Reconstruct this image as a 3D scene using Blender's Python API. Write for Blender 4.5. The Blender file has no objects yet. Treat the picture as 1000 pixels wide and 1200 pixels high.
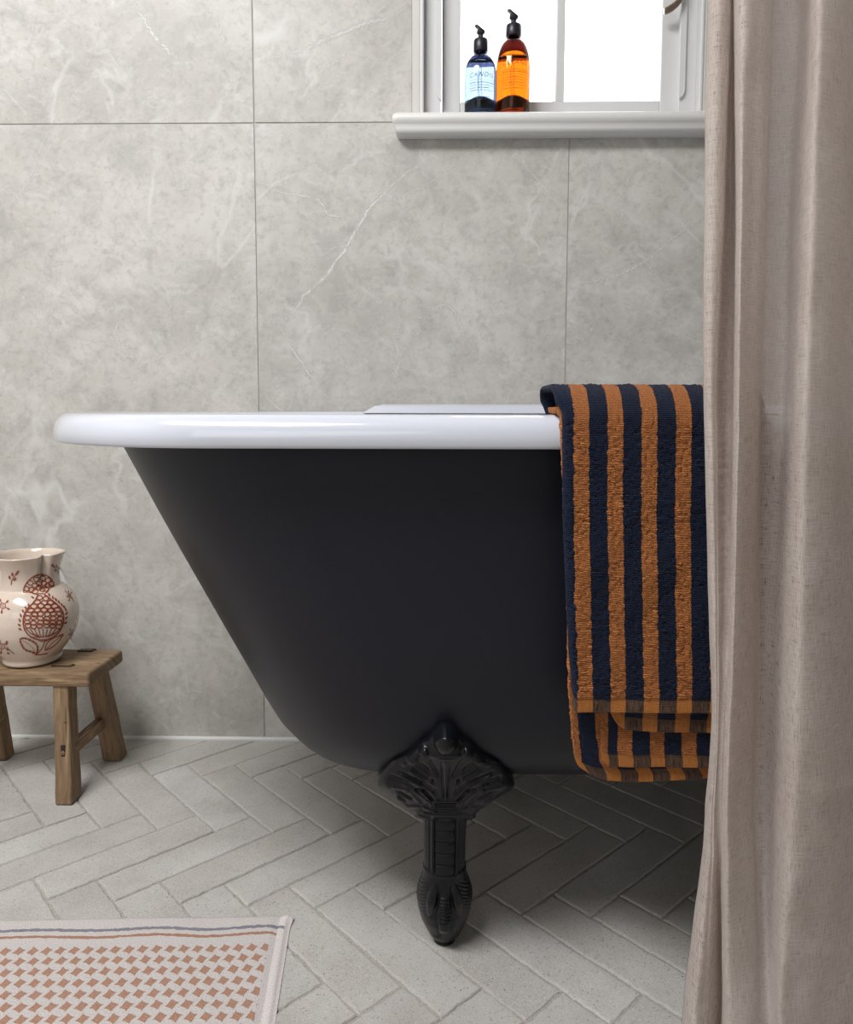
import bpy, bmesh, math, random
import numpy as np
from mathutils import Vector, Matrix
random.seed(7); rng = np.random.default_rng(7)
PI = math.pi
scene = bpy.context.scene
COL = scene.collection

# ------------------------------------------------------------------ camera
FPX, PIT, YAW, ROLL, CH, D = 878.73, 0.0860, -0.0185, 0.0017, 0.6749, 1.4768
CYO = -45.0
cp, sp, cy_, sy_ = math.cos(PIT), math.sin(PIT), math.cos(YAW), math.sin(YAW)
FW = Vector((sy_*cp, cy_*cp, -sp)); R_ = Vector((cy_, -sy_, 0)); U_ = R_.cross(FW)
R2 = R_*math.cos(ROLL) + U_*math.sin(ROLL); U2 = -R_*math.sin(ROLL) + U_*math.cos(ROLL)
CAM = Vector((0, 0, CH))
cam_d = bpy.data.cameras.new('camera'); cam = bpy.data.objects.new('camera', cam_d); COL.objects.link(cam)
m3 = Matrix((R2, U2, -FW)).transposed()
cam.matrix_world = Matrix.Translation(CAM) @ m3.to_4x4()
cam_d.sensor_fit = 'HORIZONTAL'; cam_d.sensor_width = 36; cam_d.lens = FPX/1000*36
cam_d.shift_y = CYO/1000; cam_d.clip_start = .02
scene.camera = cam

def ray(px, py):
    return FW + R2*((px-500)/FPX) - U2*((py-600-CYO)/FPX)
def at(px, py, Y):                 # pixel -> point at depth Y
    d = ray(px, py); return CAM + d*(Y/d.y)
def on_floor(px, py, z=0.):
    d = ray(px, py); return CAM + d*((z-CH)/d.z)
def proj(P):
    d = Vector(P)-CAM; z = d.dot(FW)
    return (500+FPX*d.dot(R2)/z, 600+CYO-FPX*d.dot(U2)/z)

# ------------------------------------------------------------------ helpers
def mesh_obj(name, verts, faces, mats, parent=None, smooth=True, uvs=None, midx=None, bevel=None):
    me = bpy.data.meshes.new(name)
    me.from_pydata([tuple(map(float, v)) for v in verts], [], [tuple(map(int, f)) for f in faces])
    if uvs is not None:
        uvl = me.uv_layers.new(name='uv')
        li = np.empty(len(me.loops), dtype=np.int32); me.loops.foreach_get('vertex_index', li)
        uvl.data.foreach_set('uv', np.asarray(uvs, dtype=np.float32)[li].ravel())
    if not isinstance(mats, (list, tuple)): mats = [mats]
    for m in mats: me.materials.append(m)
    if midx is not None: me.polygons.foreach_set('material_index', np.asarray(midx, dtype=np.int32))
    me.polygons.foreach_set('use_smooth', np.full(len(me.polygons), bool(smooth)))
    me.update()
    o = bpy.data.objects.new(name, me); COL.objects.link(o)
    if parent: o.parent = parent
    if bevel: add_bevel(o, *bevel)
    return o
def add_bevel(o, w, seg=2, ang=40):
    b = o.modifiers.new('bevel', 'BEVEL'); b.width = w; b.segments = seg; b.limit_method = 'ANGLE'; b.angle_limit = math.radians(ang)
def bm_obj(name, bm, mats, parent=None, smooth=True):
    bmesh.ops.recalc_face_normals(bm, faces=bm.faces)
    me = bpy.data.meshes.new(name); bm.to_mesh(me); bm.free()
    if not isinstance(mats, (list, tuple)): mats = [mats]
    for m in mats: me.materials.append(m)
    me.polygons.foreach_set('use_smooth', np.full(len(me.polygons), bool(smooth)))
    o = bpy.data.objects.new(name, me); COL.objects.link(o)
    if parent: o.parent = parent
    return o
def empty(name, loc, label=None, cat=None, group=None):
    o = bpy.data.objects.new(name, None); COL.objects.link(o); o.location = loc; o.empty_display_size = .05
    if label: o['label'] = label; o['category'] = cat
    if group: o['group'] = group
    bpy.context.view_layer.update()
    return o
def adopt(o, root):                # parent keeping world placement (roots are only translated)
    o.parent = root; o.location = o.location - root.location
    return o
def tag(o, label, cat, group=None):
    o['label'] = label; o['category'] = cat
    if group: o['group'] = group
def grid_faces(nu, nv, cu=False, cv=False):
    f = []
    for i in range(nu if cu else nu-1):
        for j in range(nv if cv else nv-1):
            a, b = i, (i+1) % nu; c, d = j, (j+1) % nv
            f.append((a*nv+c, b*nv+c, b*nv+d, a*nv+d))
    return f
def box_bm(bm, x0, x1, y0, y1, z0, z1):
    v = [bm.verts.new(p) for p in [(x0,y0,z0),(x1,y0,z0),(x1,y1,z0),(x0,y1,z0),(x0,y0,z1),(x1,y0,z1),(x1,y1,z1),(x0,y1,z1)]]
    for f in [(3,2,1,0),(4,5,6,7),(0,1,5,4),(1,2,6,5),(2,3,7,6),(3,0,4,7)]: bm.faces.new([v[i] for i in f])
def box(name, x0, x1, y0, y1, z0, z1, mat, parent=None, bev=.002, seg=2):
    bm = bmesh.new(); box_bm(bm, min(x0,x1), max(x0,x1), min(y0,y1), max(y0,y1), min(z0,z1), max(z0,z1))
    if bev: bmesh.ops.bevel(bm, geom=bm.edges[:], offset=bev, segments=seg, affect='EDGES', profile=.5)
    o = bm_obj(name, bm, mat, None, smooth=False)
    if parent: adopt(o, parent)
    return o
def lathe(name, prof, mat, parent=None, n=64, cx=0, cy=0, cz=0):
    V = []; F = []
    for (r, z) in prof:
        for k in range(n): t = 2*PI*k/n; V.append((cx+r*math.cos(t), cy+r*math.sin(t), cz+z))
    m = len(prof)
    for i in range(m-1):
        for k in range(n): k2 = (k+1) % n; F.append((i*n+k, i*n+k2, (i+1)*n+k2, (i+1)*n+k))
    o = mesh_obj(name, V, F, mat)
    if parent: adopt(o, parent)
    return o
def tube(name, pts, rad, mat, parent=None, n=12, caps=True):
    pts = [Vector(p) for p in pts]; V = []; F = []
    rad = rad if hasattr(rad, '__len__') else [rad]*len(pts)
    up = Vector((0.13, .2, 1)).normalized()
    for i, p in enumerate(pts):
        t = (pts[min(i+1, len(pts)-1)]-pts[max(i-1, 0)]).normalized()
        a = t.cross(up).normalized(); b = t.cross(a).normalized()
        for k in range(n):
            q = 2*PI*k/n; V.append(p+(a*math.cos(q)+b*math.sin(q))*rad[i])
    for i in range(len(pts)-1):
        for k in range(n): k2 = (k+1) % n; F.append((i*n+k, (i+1)*n+k, (i+1)*n+k2, i*n+k2))
    if caps: F.append(tuple(range(n))); F.append(tuple(reversed([(len(pts)-1)*n+k for k in range(n)])))
    o = mesh_obj(name, V, F, mat)
    if parent: adopt(o, parent)
    return o
def interp(x, xs, ys): return float(np.interp(x, xs, ys))
def catmull(P, n):                 # P (m,k) array -> smooth sampling
    P = np.asarray(P, float); m = len(P); out = []
    for i in range(m-1):
        p0, p1, p2, p3 = P[max(i-1,0)], P[i], P[i+1], P[min(i+2,m-1)]
        for t in np.linspace(0, 1, n, endpoint=False):
            out.append(.5*((2*p1)+(-p0+p2)*t+(2*p0-5*p1+4*p2-p3)*t*t+(-p0+3*p1-3*p2+p3)*t**3))
    out.append(P[-1]); return np.array(out)

# ------------------------------------------------------------------ material helpers
class NT:
    def __init__(s, name):
        s.m = bpy.data.materials.new(name); s.m.use_nodes = True; s.t = s.m.node_tree; s.t.nodes.clear()
        s.out = s.n('ShaderNodeOutputMaterial')
    def n(s, ty, **kw):
        nd = s.t.nodes.new(ty)
        for k, v in kw.items():
            if k.startswith('i_'):
                key = k[2:]; key = int(key) if key.isdigit() else key.replace('_', ' ')
                s.setin(nd, key, v)
            else: setattr(nd, k, v)
        return nd
    def setin(s, nd, key, v):
        if isinstance(v, bpy.types.NodeSocket): s.t.links.new(v, nd.inputs[key])
        else:
            if isinstance(v, tuple) and len(v) == 3 and nd.inputs[key].type == 'RGBA': v = v+(1,)
            nd.inputs[key].default_value = v
    def coord(s, w='Object'): return s.n('ShaderNodeTexCoord').outputs[w]
    def mapping(s, vec, scale=(1,1,1), loc=(0,0,0), rot=(0,0,0)):
        return s.n('ShaderNodeMapping', i_Vector=vec, i_Scale=scale, i_Location=loc, i_Rotation=rot).outputs[0]
    def noise(s, vec, scale=5., detail=4., rough=.5, dist=0., out='Fac'):
        return s.n('ShaderNodeTexNoise', i_Vector=vec, i_Scale=scale, i_Detail=detail, i_Roughness=rough, i_Distortion=dist).outputs[out]
    def ramp(s, fac, stops, interp='LINEAR'):
        r = s.n('ShaderNodeValToRGB', i_Fac=fac); e = r.color_ramp.elements; r.color_ramp.interpolation = interp
        while len(e) < len(stops): e.new(.5)
        for k, (p, c) in enumerate(stops):
            e[k].position = p; e[k].color = (c, c, c, 1) if not isinstance(c, tuple) else c+(1,)
        return r.outputs[0]
    def math(s, op, a, b=None, c=None, clamp=False):
        nd = s.n('ShaderNodeMath', operation=op, use_clamp=clamp); s.setin(nd, 0, a)
        if b is not None: s.setin(nd, 1, b)
        if c is not None: s.setin(nd, 2, c)
        return nd.outputs[0]
    def mix(s, fac, a, b, bt='MIX'):
        nd = s.n('ShaderNodeMix', data_type='RGBA', blend_type=bt); s.setin(nd, 0, fac)
        nd2 = [i for i in nd.inputs if i.type == 'RGBA']
        for sock, v in zip(nd2, (a, b)):
            if isinstance(v, bpy.types.NodeSocket): s.t.links.new(v, sock)
            else: sock.default_value = v+(1,)
        return [o for o in nd.outputs if o.type == 'RGBA'][0]
    def bump(s, h, dist=.001, strength=1.):
        return s.n('ShaderNodeBump', i_Height=h, i_Distance=dist, i_Strength=strength).outputs[0]
    def pbsdf(s, link=True, **kw):
        b = s.n('ShaderNodeBsdfPrincipled')
        for k, v in kw.items(): s.setin(b, k.replace('_', ' '), v)
        if link: s.t.links.new(b.outputs[0], s.out.inputs[0])
        return b.outputs[0]
    def final(s, sh): s.t.links.new(sh, s.out.inputs[0])
def sep(t, v):
    q = t.n('ShaderNodeSeparateXYZ', i_Vector=v); return q.outputs
def comb(t, x, y, z): return t.n('ShaderNodeCombineXYZ', i_X=x, i_Y=y, i_Z=z).outputs[0]
def srgb(r, g, b):
    f = lambda c: ((c/255)/12.92 if c/255 <= .04045 else ((c/255+.055)/1.055)**2.4)
    return (f(r), f(g), f(b))

def simple(name, col, rough=.5, **kw):
    t = NT(name); t.pbsdf(Base_Color=col, Roughness=rough, **kw); return t.m

# wall tile: greige marble porcelain
def m_tile():
    t = NT('marble_tile'); P = t.coord(); 
    off = t.n('ShaderNodeAttribute', attribute_name='tile', attribute_type='GEOMETRY').outputs['Vector']
    V = t.n('ShaderNodeVectorMath', operation='ADD', i_0=P, i_1=off).outputs[0]
    a = t.noise(V, 3.2, 7, .62, .6); b = t.noise(V, 15, 8, .72, .7); c = t.noise(V, 75, 5, .75); d2 = t.noise(t.mapping(V, (1, 1, 1.6), (0, 0, 0), (0, .6, 0)), 26, 6, .7, 1.2)
    col = t.mix(t.ramp(a, [(.33, 0.), (.66, 1.)]), srgb(178,175,168), srgb(202,199,193))
    col = t.mix(t.math('MULTIPLY', t.ramp(b, [(.36, 1.), (.52, 0.)]), .5), col, srgb(160,158,154))
    col = t.mix(t.math('MULTIPLY', t.ramp(b, [(.54, 0.), (.70, 1.)]), .55), col, srgb(206,205,200))
    col = t.mix(t.math('MULTIPLY', t.ramp(c, [(.38, 1.), (.48, 0.)]), .34), col, srgb(150,147,141))
    col = t.mix(t.math('MULTIPLY', t.ramp(d2, [(.54, 0.), (.66, 1.)]), .40), col, srgb(208,207,203))
    col = t.mix(t.math('MULTIPLY', t.ramp(d2, [(.34, 1.), (.44, 0.)]), .22), col, srgb(164,160,153))
    # procedural hairline veins: ridged, warped noise, broken up by a mask
    def vein(scale, seed, w, rot):
        q = t.mapping(V, (1, 1, 1.), (seed, seed*.7, 0), (0, rot, 0))
        q = t.mapping(q, (1.0, 1, .55))
        n = t.noise(q, scale, 5, .52, .5)
        r = t.math('ABSOLUTE', t.math('SUBTRACT', n, .5))
        l = t.ramp(r, [(0., 1.), (w, 0.)])
        msk = t.ramp(t.noise(V, scale*1.3+1, 3, .5), [(.46, 0.), (.62, 1.)])
        return t.math('MULTIPLY', l, msk)
    v1 = vein(1.6, 3.1, .014, .7); v2 = vein(3.4, 8.7, .016, -.5); v3 = vein(7, 1.3, .028, .9)
    vv = t.math('MULTIPLY', t.math('MAXIMUM', t.math('MAXIMUM', v1, t.math('MULTIPLY', v2, .8)), t.math('MULTIPLY', v3, .6)), .66)
    col = t.mix(vv, col, srgb(216,215,211))
    dk = t.ramp(t.math('ABSOLUTE', t.math('SUBTRACT', t.noise(V, 5.2, 6, .6, .8), .5)), [(0., 1.), (.006, 0.)])
    dk = t.math('MULTIPLY', dk, t.ramp(t.noise(V, 4.1, 2), [(.5, 0.), (.6, 1.)]))
    col = t.mix(t.math('MULTIPLY', dk, .35), col, srgb(140,136,128))
    t.pbsdf(Base_Color=col, Roughness=t.ramp(b, [(.3, .42), (.7, .5)]), Specular_IOR_Level=.35,
            Normal=t.bump(c, .0006, .25))
    return t.m
def m_vein():
    t = NT('marble_vein'); uv = t.coord('UV'); s = sep(t, uv); P = t.coord()
    e = t.math('ABSOLUTE', t.math('SUBTRACT', s[1], .5))          # 0 centre .5 edge
    core = t.ramp(e, [(.0, 1.), (.16, .65), (.5, 0.)])
    n = t.ramp(t.noise(P, 60, 5, .6), [(.32, .45), (.55, 1.)])
    f = t.math('MULTIPLY', t.math('MULTIPLY', core, n), s[0])
    b = t.pbsdf(False, Base_Color=srgb(224,222,218), Roughness=.45, Specular_IOR_Level=.35)
    tr = t.n('ShaderNodeBsdfTransparent').outputs[0]
    mx = t.n('ShaderNodeMixShader', i_0=f); t.t.links.new(tr, mx.inputs[1]); t.t.links.new(b, mx.inputs[2])
    t.final(mx.outputs[0]); return t.m
def m_brick():
    t = NT('floor_paver'); P = t.coord()
    off = t.n('ShaderNodeAttribute', attribute_name='tile', attribute_type='GEOMETRY').outputs['Vector']
    V = t.n('ShaderNodeVectorMath', operation='ADD', i_0=P, i_1=off).outputs[0]
    a = t.noise(V, 9, 6, .6); b = t.noise(V, 260, 4, .7); c = t.noise(V, 900, 2, .6)
    tone = sep(t, off)[2]
    col = t.mix(t.ramp(a, [(.35, 0.), (.65, 1.)]), srgb(170,166,161), srgb(192,189,185))
    col = t.mix(t.math('MULTIPLY', t.math('FRACT', tone), .4), col, srgb(174,167,159))
    col = t.mix(t.math('MULTIPLY', t.ramp(b, [(.34, 1.), (.45, 0.)]), .45), col, srgb(140,134,127))
    col = t.mix(t.math('MULTIPLY', t.ramp(c, [(.57, 0.), (.68, 1.)]), .8), col, srgb(222,221,217))
    col = t.mix(t.math('MULTIPLY', t.ramp(t.noise(V, 420, 2), [(.29, 1.), (.34, 0.)]), .8), col, srgb(90,84,76))
    h = t.math('ADD', t.math('MULTIPLY', b, .6), t.math('MULTIPLY', c, .4))
    t.pbsdf(Base_Color=col, Roughness=.78, Specular_IOR_Level=.3, Normal=t.bump(h, .0012, .6)); return t.m
def m_grout():
    t = NT('floor_grout'); P = t.coord(); b = t.noise(P, 300, 4, .7)
    col = t.mix(t.ramp(b, [(.35, 0.), (.65, 1.)]), srgb(150,145,137), srgb(184,180,172))
    t.pbsdf(Base_Color=col, Roughness=.9, Normal=t.bump(b, .0015, .8)); return t.m
def m_wood():
    t = NT('aged_elm_wood'); U = t.coord('UV')
    g = t.noise(t.mapping(U, (14, 260, 1)), 1, 6, .62, .8)
    g2 = t.noise(t.mapping(U, (30, 900, 1)), 1, 3, .6)
    a = t.noise(t.mapping(U, (9, 30, 1)), 1, 4, .6, .4)
    col = t.mix(t.ramp(g, [(.32, 0.), (.68, 1.)]), srgb(92,69,48), srgb(172,145,112))
    col = t.mix(t.math('MULTIPLY', t.ramp(a, [(.40, 1.), (.62, 0.)]), .6), col, srgb(124,100,76))
    col = t.mix(t.math('MULTIPLY', t.ramp(g2, [(.30, 1.), (.42, 0.)]), .7), col, srgb(58,42,30))
    kn = t.n('ShaderNodeTexVoronoi', i_Vector=t.mapping(U, (16, 30, 1)), i_Scale=1.).outputs['Distance']
    col = t.mix(t.math('MULTIPLY', t.ramp(kn, [(.04, 1.), (.10, 0.)]), .7), col, srgb(60,42,30))
    t.pbsdf(Base_Color=col, Roughness=.62, Specular_IOR_Level=.35, Normal=t.bump(t.math('ADD', g, t.math('MULTIPLY', g2, .6)), .0012, .8)); return t.m
def m_terry(name, orange, navy, hem_len, orange2, brown):
    # UV: x = across in mm, y = height above lower hem in mm
    t = NT(name); U = t.coord('UV'); s = sep(t, U); W = t.coord()
    wob = t.math('MULTIPLY', t.math('SUBTRACT', t.noise(t.mapping(U, (.9, .9, 1)), 1, 3, .7), .5), 2.6)
    x = t.math('ADD', s[0], wob)
    fr = t.math('FRACT', t.math('DIVIDE', x, 31.2))
    isO = t.math('LESS_THAN', fr, .455)
    hemx = t.math('LESS_THAN', t.math('FRACT', t.math('DIVIDE', t.math('ADD', s[0], t.math('MULTIPLY', wob, .25)), 31.2)), .455)
    hem = t.math('LESS_THAN', s[1], hem_len)
    rows = t.n('ShaderNodeTexWave', wave_type='BANDS', bands_direction='Y', i_Vector=U, i_Scale=.19, i_Distortion=1.2, i_Detail=2., i_Detail_Scale=3.).outputs['Fac']
    loops = t.noise(t.mapping(U, (.85, .62, 1)), 1, 3, .75)
    n2 = t.noise(t.mapping(U, (2.2, 1.4, 1)), 1, 2, .7)
    sh = t.math('ADD', t.math('MULTIPLY', loops, .62), t.math('MULTIPLY', rows, .26))
    co = t.mix(t.ramp(sh, [(.28, 0.), (.62, 1.)]), orange[0], orange[1])
    co = t.mix(t.ramp(n2, [(.34, .75), (.47, 0.)]), co, orange[2])
    cn = t.mix(t.ramp(sh, [(.3, 0.), (.68, 1.)]), navy[0], navy[1])
    pile = t.mix(isO, cn, co)
    fine = t.noise(t.mapping(U, (1.9, .08, 1)), 1, 3, .7)
    hb = t.mix(t.ramp(fine, [(.4, 0.), (.6, 1.)]), brown[0], brown[1])
    ho = t.mix(t.ramp(fine, [(.3, 0.), (.7, 1.)]), orange2[0], orange2[1])
    hcol = t.mix(hemx, hb, ho)
    col = t.mix(hem, pile, hcol)
    hh = t.math('MULTIPLY', sh, t.math('SUBTRACT', 1.0, t.math('MULTIPLY', hem, .8)))
    t.pbsdf(Base_Color=col, Roughness=.95, Specular_IOR_Level=.1, Sheen_Weight=.07, Sheen_Roughness=.5, Normal=t.bump(t.math('ADD', hh, t.math('MULTIPLY', n2, .4)), .0030, 1.)); return t.m
def m_linen():
    t = NT('natural_linen'); U = t.coord('UV')                      # UV in mm
    warp = t.noise(t.mapping(U, (1.5, .09, 1)), 1, 2, .6)
    weft = t.noise(t.mapping(U, (.07, 1.5, 1)), 1, 2, .6)
    slv = t.noise(t.mapping(U, (.9, .03, 1)), 1, 2, .6); slh = t.noise(t.mapping(U, (.022, .9, 1)), 1, 2, .6)
    grain = t.noise(t.mapping(U, (1.1, 1.1, 1)), 1, 2, .6)
    f = t.math('ADD', t.math('MULTIPLY', t.math('ADD', warp, weft), .33), t.math('MULTIPLY', grain, .34))
    col = t.mix(t.ramp(f, [(.36, 0.), (.62, 1.)]), srgb(197,184,175), srgb(233,224,218))
    col = t.mix(t.math('MULTIPLY', t.ramp(slh, [(.62, 0.), (.72, 1.)]), .40), col, srgb(226,218,212))
    col = t.mix(t.math('MULTIPLY', t.ramp(slv, [(.29, 1.), (.37, 0.)]), .30), col, srgb(160,142,130))
    cloud = t.noise(t.mapping(U, (.012, .012, 1)), 1, 3)
    col = t.mix(t.math('MULTIPLY', t.ramp(cloud, [(.4, 0.), (.65, 1.)]), .3), col, srgb(196,180,170))
    b = t.pbsdf(False, Base_Color=col, Roughness=.92, Specular_IOR_Level=.12, Sheen_Weight=.15, Normal=t.bump(f, .0007, .7))
    tl = t.n('ShaderNodeBsdfTranslucent', i_Color=col).outputs[0]
    mx = t.n('ShaderNodeMixShader', i_0=.40); t.t.links.new(b, mx.inputs[1]); t.t.links.new(tl, mx.inputs[2])
    hole = t.math('MULTIPLY', t.ramp(warp, [(.36, 1.), (.47, 0.)]), t.ramp(weft, [(.40, 1.), (.50, 0.)]))
    gapv = t.math('MULTIPLY', t.ramp(slv, [(.30, 1.), (.38, 0.)]), t.ramp(weft, [(.42, .6), (.54, 0.)]))
    hole = t.math('ADD', t.math('MAXIMUM', t.math('MULTIPLY', hole, .9), gapv), .15, clamp=True)
    tr = t.n('ShaderNodeBsdfTransparent').outputs[0]
    m2 = t.n('ShaderNodeMixShader', i_0=hole); t.t.links.new(mx.outputs[0], m2.inputs[1]); t.t.links.new(tr, m2.inputs[2])
    t.final(m2.outputs[0]); return t.m
def m_mat():
    # UV: x = mm from the right edge (to the left), y = mm from the far edge
    t = NT('bath_mat_cotton'); U = t.coord('UV'); s = sep(t, U)
    wob = t.n('ShaderNodeTexNoise', i_Vector=t.mapping(U, (.12, .12, 1)), i_Scale=1., i_Detail=3.).outputs['Color']
    ws = sep(t, wob)
    x = t.math('ADD', s[0], t.math('MULTIPLY', t.math('SUBTRACT', ws[0], .5), 3.5))
    y = t.math('ADD', s[1], t.math('MULTIPLY', t.math('SUBTRACT', ws[1], .5), 3.5))
    cx, cyy = 16.8, 17.6
    row = t.math('FLOOR', t.math('DIVIDE', t.math('SUBTRACT', y, 54.), cyy))
    half = t.math('MULTIPLY', t.math('MODULO', t.math('ADD', row, 100.), 2.), .5)
    fx = t.math('SUBTRACT', t.math('FRACT', t.math('ADD', t.math('DIVIDE', x, cx), half)), .5)
    fy = t.math('SUBTRACT', t.math('FRACT', t.math('DIVIDE', t.math('SUBTRACT', y, 54.), cyy)), .5)
    # four-pointed, slightly slanted star
    gx = t.math('ABSOLUTE', t.math('ADD', fx, t.math('MULTIPLY', fy, .35))); gy = t.math('ABSOLUTE', t.math('SUBTRACT', fy, t.math('MULTIPLY', fx, .35)))
    dd = t.math('ADD', t.math('POWER', gx, .8), t.math('POWER', gy, .8))
    star = t.ramp(dd, [(.56, 1.), (.60, 0.)])
    inside = t.math('MULTIPLY', t.math('GREATER_THAN', s[0], 22.), t.math('GREATER_THAN', y, 54.))
    star = t.math('MULTIPLY', star, inside)
    wv = t.math('MULTIPLY', t.math('SINE', t.math('MULTIPLY', s[0], .045)), 1.6)
    y2 = t.math('ADD', t.math('ADD', s[1], wv), t.math('MULTIPLY', t.math('SUBTRACT', ws[0], .5), 5.))
    def line(c, w): return t.math('LESS_THAN', t.math('ABSOLUTE', t.math('SUBTRACT', y2, c)), w)
    body = t.math('GREATER_THAN', s[0], 6.)
    body2 = t.math('GREATER_THAN', s[0], 15.)
    loops = t.noise(t.mapping(U, (.6, .5, 1)), 1, 3, .75); fine = t.noise(t.mapping(U, (2, 2, 1)), 1, 2)
    base = t.mix(t.ramp(loops, [(.34, 0.), (.6, 1.)]), srgb(198,188,184), srgb(226,219,216))
    brown = t.mix(t.ramp(loops, [(.34, 0.), (.62, 1.)]), srgb(156,112,88), srgb(200,154,130))
    blue = t.mix(t.ramp(loops, [(.34, 0.), (.62, 1.)]), srgb(112,110,122), srgb(152,150,162))
    col = t.mix(star, base, brown)
    col = t.mix(t.math('MULTIPLY', line(26., 2.6), body), col, blue)
    col = t.mix(t.math('MULTIPLY', line(38.5, 2.3), body2), col, t.mix(.5, brown, srgb(172,120,92)))
    hemm = t.math('LESS_THAN', s[0], 15.)
    h = t.math('ADD', t.math('MULTIPLY', loops, t.math('SUBTRACT', 1., t.math('MULTIPLY', hemm, .7))), t.math('MULTIPLY', star, .35))
    t.pbsdf(Base_Color=col, Roughness=.95, Specular_IOR_Level=.1, Sheen_Weight=.2, Normal=t.bump(h, .003, .8)); return t.m
def m_jug():
    t = NT('cream_glaze'); P = t.coord(); a = t.noise(P, 30, 4)
    col = t.mix(a, srgb(206,188,172), srgb(222,206,192))
    t.pbsdf(Base_Color=col, Roughness=.16, Coat_Weight=.4, Coat_Roughness=.06, Normal=t.bump(t.noise(P, 60, 2), .001, .15)); return t.m
def m_paint():
    t = NT('red_brown_slip'); P = t.coord(); a = t.noise(P, 220, 4, .6)
    col = t.mix(t.ramp(a, [(.35, 0.), (.65, 1.)]), srgb(122,52,32), srgb(160,82,54))
    t.pbsdf(Base_Color=col, Roughness=.2, Coat_Weight=.4, Coat_Roughness=.08); return t.m
def m_bath_body():
    t = NT('charcoal_bath_paint'); P = t.coord(); a = t.noise(P, 700, 2)
    t.pbsdf(Base_Color=(.0070,.0080,.0145), Roughness=.42, Specular_IOR_Level=.32, Normal=t.bump(a, .0002, .25)); return t.m
def glassy(name, col, rough=0., ior=1.45):
    t = NT(name); t.pbsdf(Base_Color=col, Roughness=rough, IOR=ior, Transmission_Weight=1.0); return t.m

M = dict(tile=m_tile(), vein=m_vein(), brick=m_brick(), grout=m_grout(), wood=m_wood(), linen=m_linen(), mat=m_mat(),
    jug=m_jug(), paint=m_paint(), body=m_bath_body(),
    wgrout=simple('wall_grout', srgb(178,176,172), .8),
    silicone=simple('white_silicone', srgb(214,214,212), .5),
    enamel=simple('white_enamel', srgb(204,207,217), .14, Coat_Weight=.5, Coat_Roughness=.05),
    iron=simple('black_cast_iron_paint', (.006,.0064,.0085), .24, Specular_IOR_Level=.26),
    upvc=simple('white_painted_frame', srgb(214,214,214), .4),
    trimgrey=simple('tile_edge_trim', srgb(206,204,198), .45),
    plaster=simple('wall_plaster', srgb(198,196,192), .8),
    sill=simple('white_sill_paint', srgb(222,221,217), .42),
    bronze=simple('brushed_bronze', srgb(150,132,116), .32, Metallic=.85),
    cap=simple('black_pump_plastic', (.012,.012,.02), .35),
    ink=simple('bottle_print_dark', (.01,.012,.02), .8),
    ink2=simple('bottle_print_pale', srgb(190,180,170), .6),
    wooddark=simple('dark_mortise_gap', srgb(46,34,25), .9),
    amber=glassy('amber_glass', (.80,.34,.03), 0.02, 1.33),
    ambert=glassy('amber_glass_wall', (.86,.56,.30), 0.02, 1.3),
    blue=glassy('blue_glass', (.60,.68,.76), 0.02, 1.33),
    bluet=glassy('blue_glass_wall', (.64,.70,.78), 0.02, 1.3),
    pane=glassy('window_pane_glass', (1,1,1), 0., 1.02),
    dip=glassy('dip_tube_plastic', (.86,.84,.84), .1, 1.22),
    amtop=glassy('amber_shoulder_refraction', (.20,.05,.04), .02, 1.3), bltop=glassy('blue_shoulder_refraction', (.10,.11,.20), .02, 1.3),  # darker tints that paint in the dark refraction at the shoulders
    punta=glassy('amber_dome_refraction', (.35,.15,.06), .15, 1.4), puntb=glassy('blue_dome_refraction', (.10,.14,.22), .15, 1.4),  # dark tints of the added dome, imitating the sill refracted in the base
)
OR = (srgb(140,78,36), srgb(220,144,84), srgb(74,36,20)); NV = (srgb(9,13,28), srgb(34,48,78))
M['terry'] = m_terry('striped_terry', OR, NV, 13., (srgb(160,98,46), srgb(196,128,68)), (srgb(44,32,28), srgb(112,88,72)))

# ================================================================== SETTING
YW = D                                                     # wall plane
JX, JH = -0.3571, 1.2176
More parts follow.
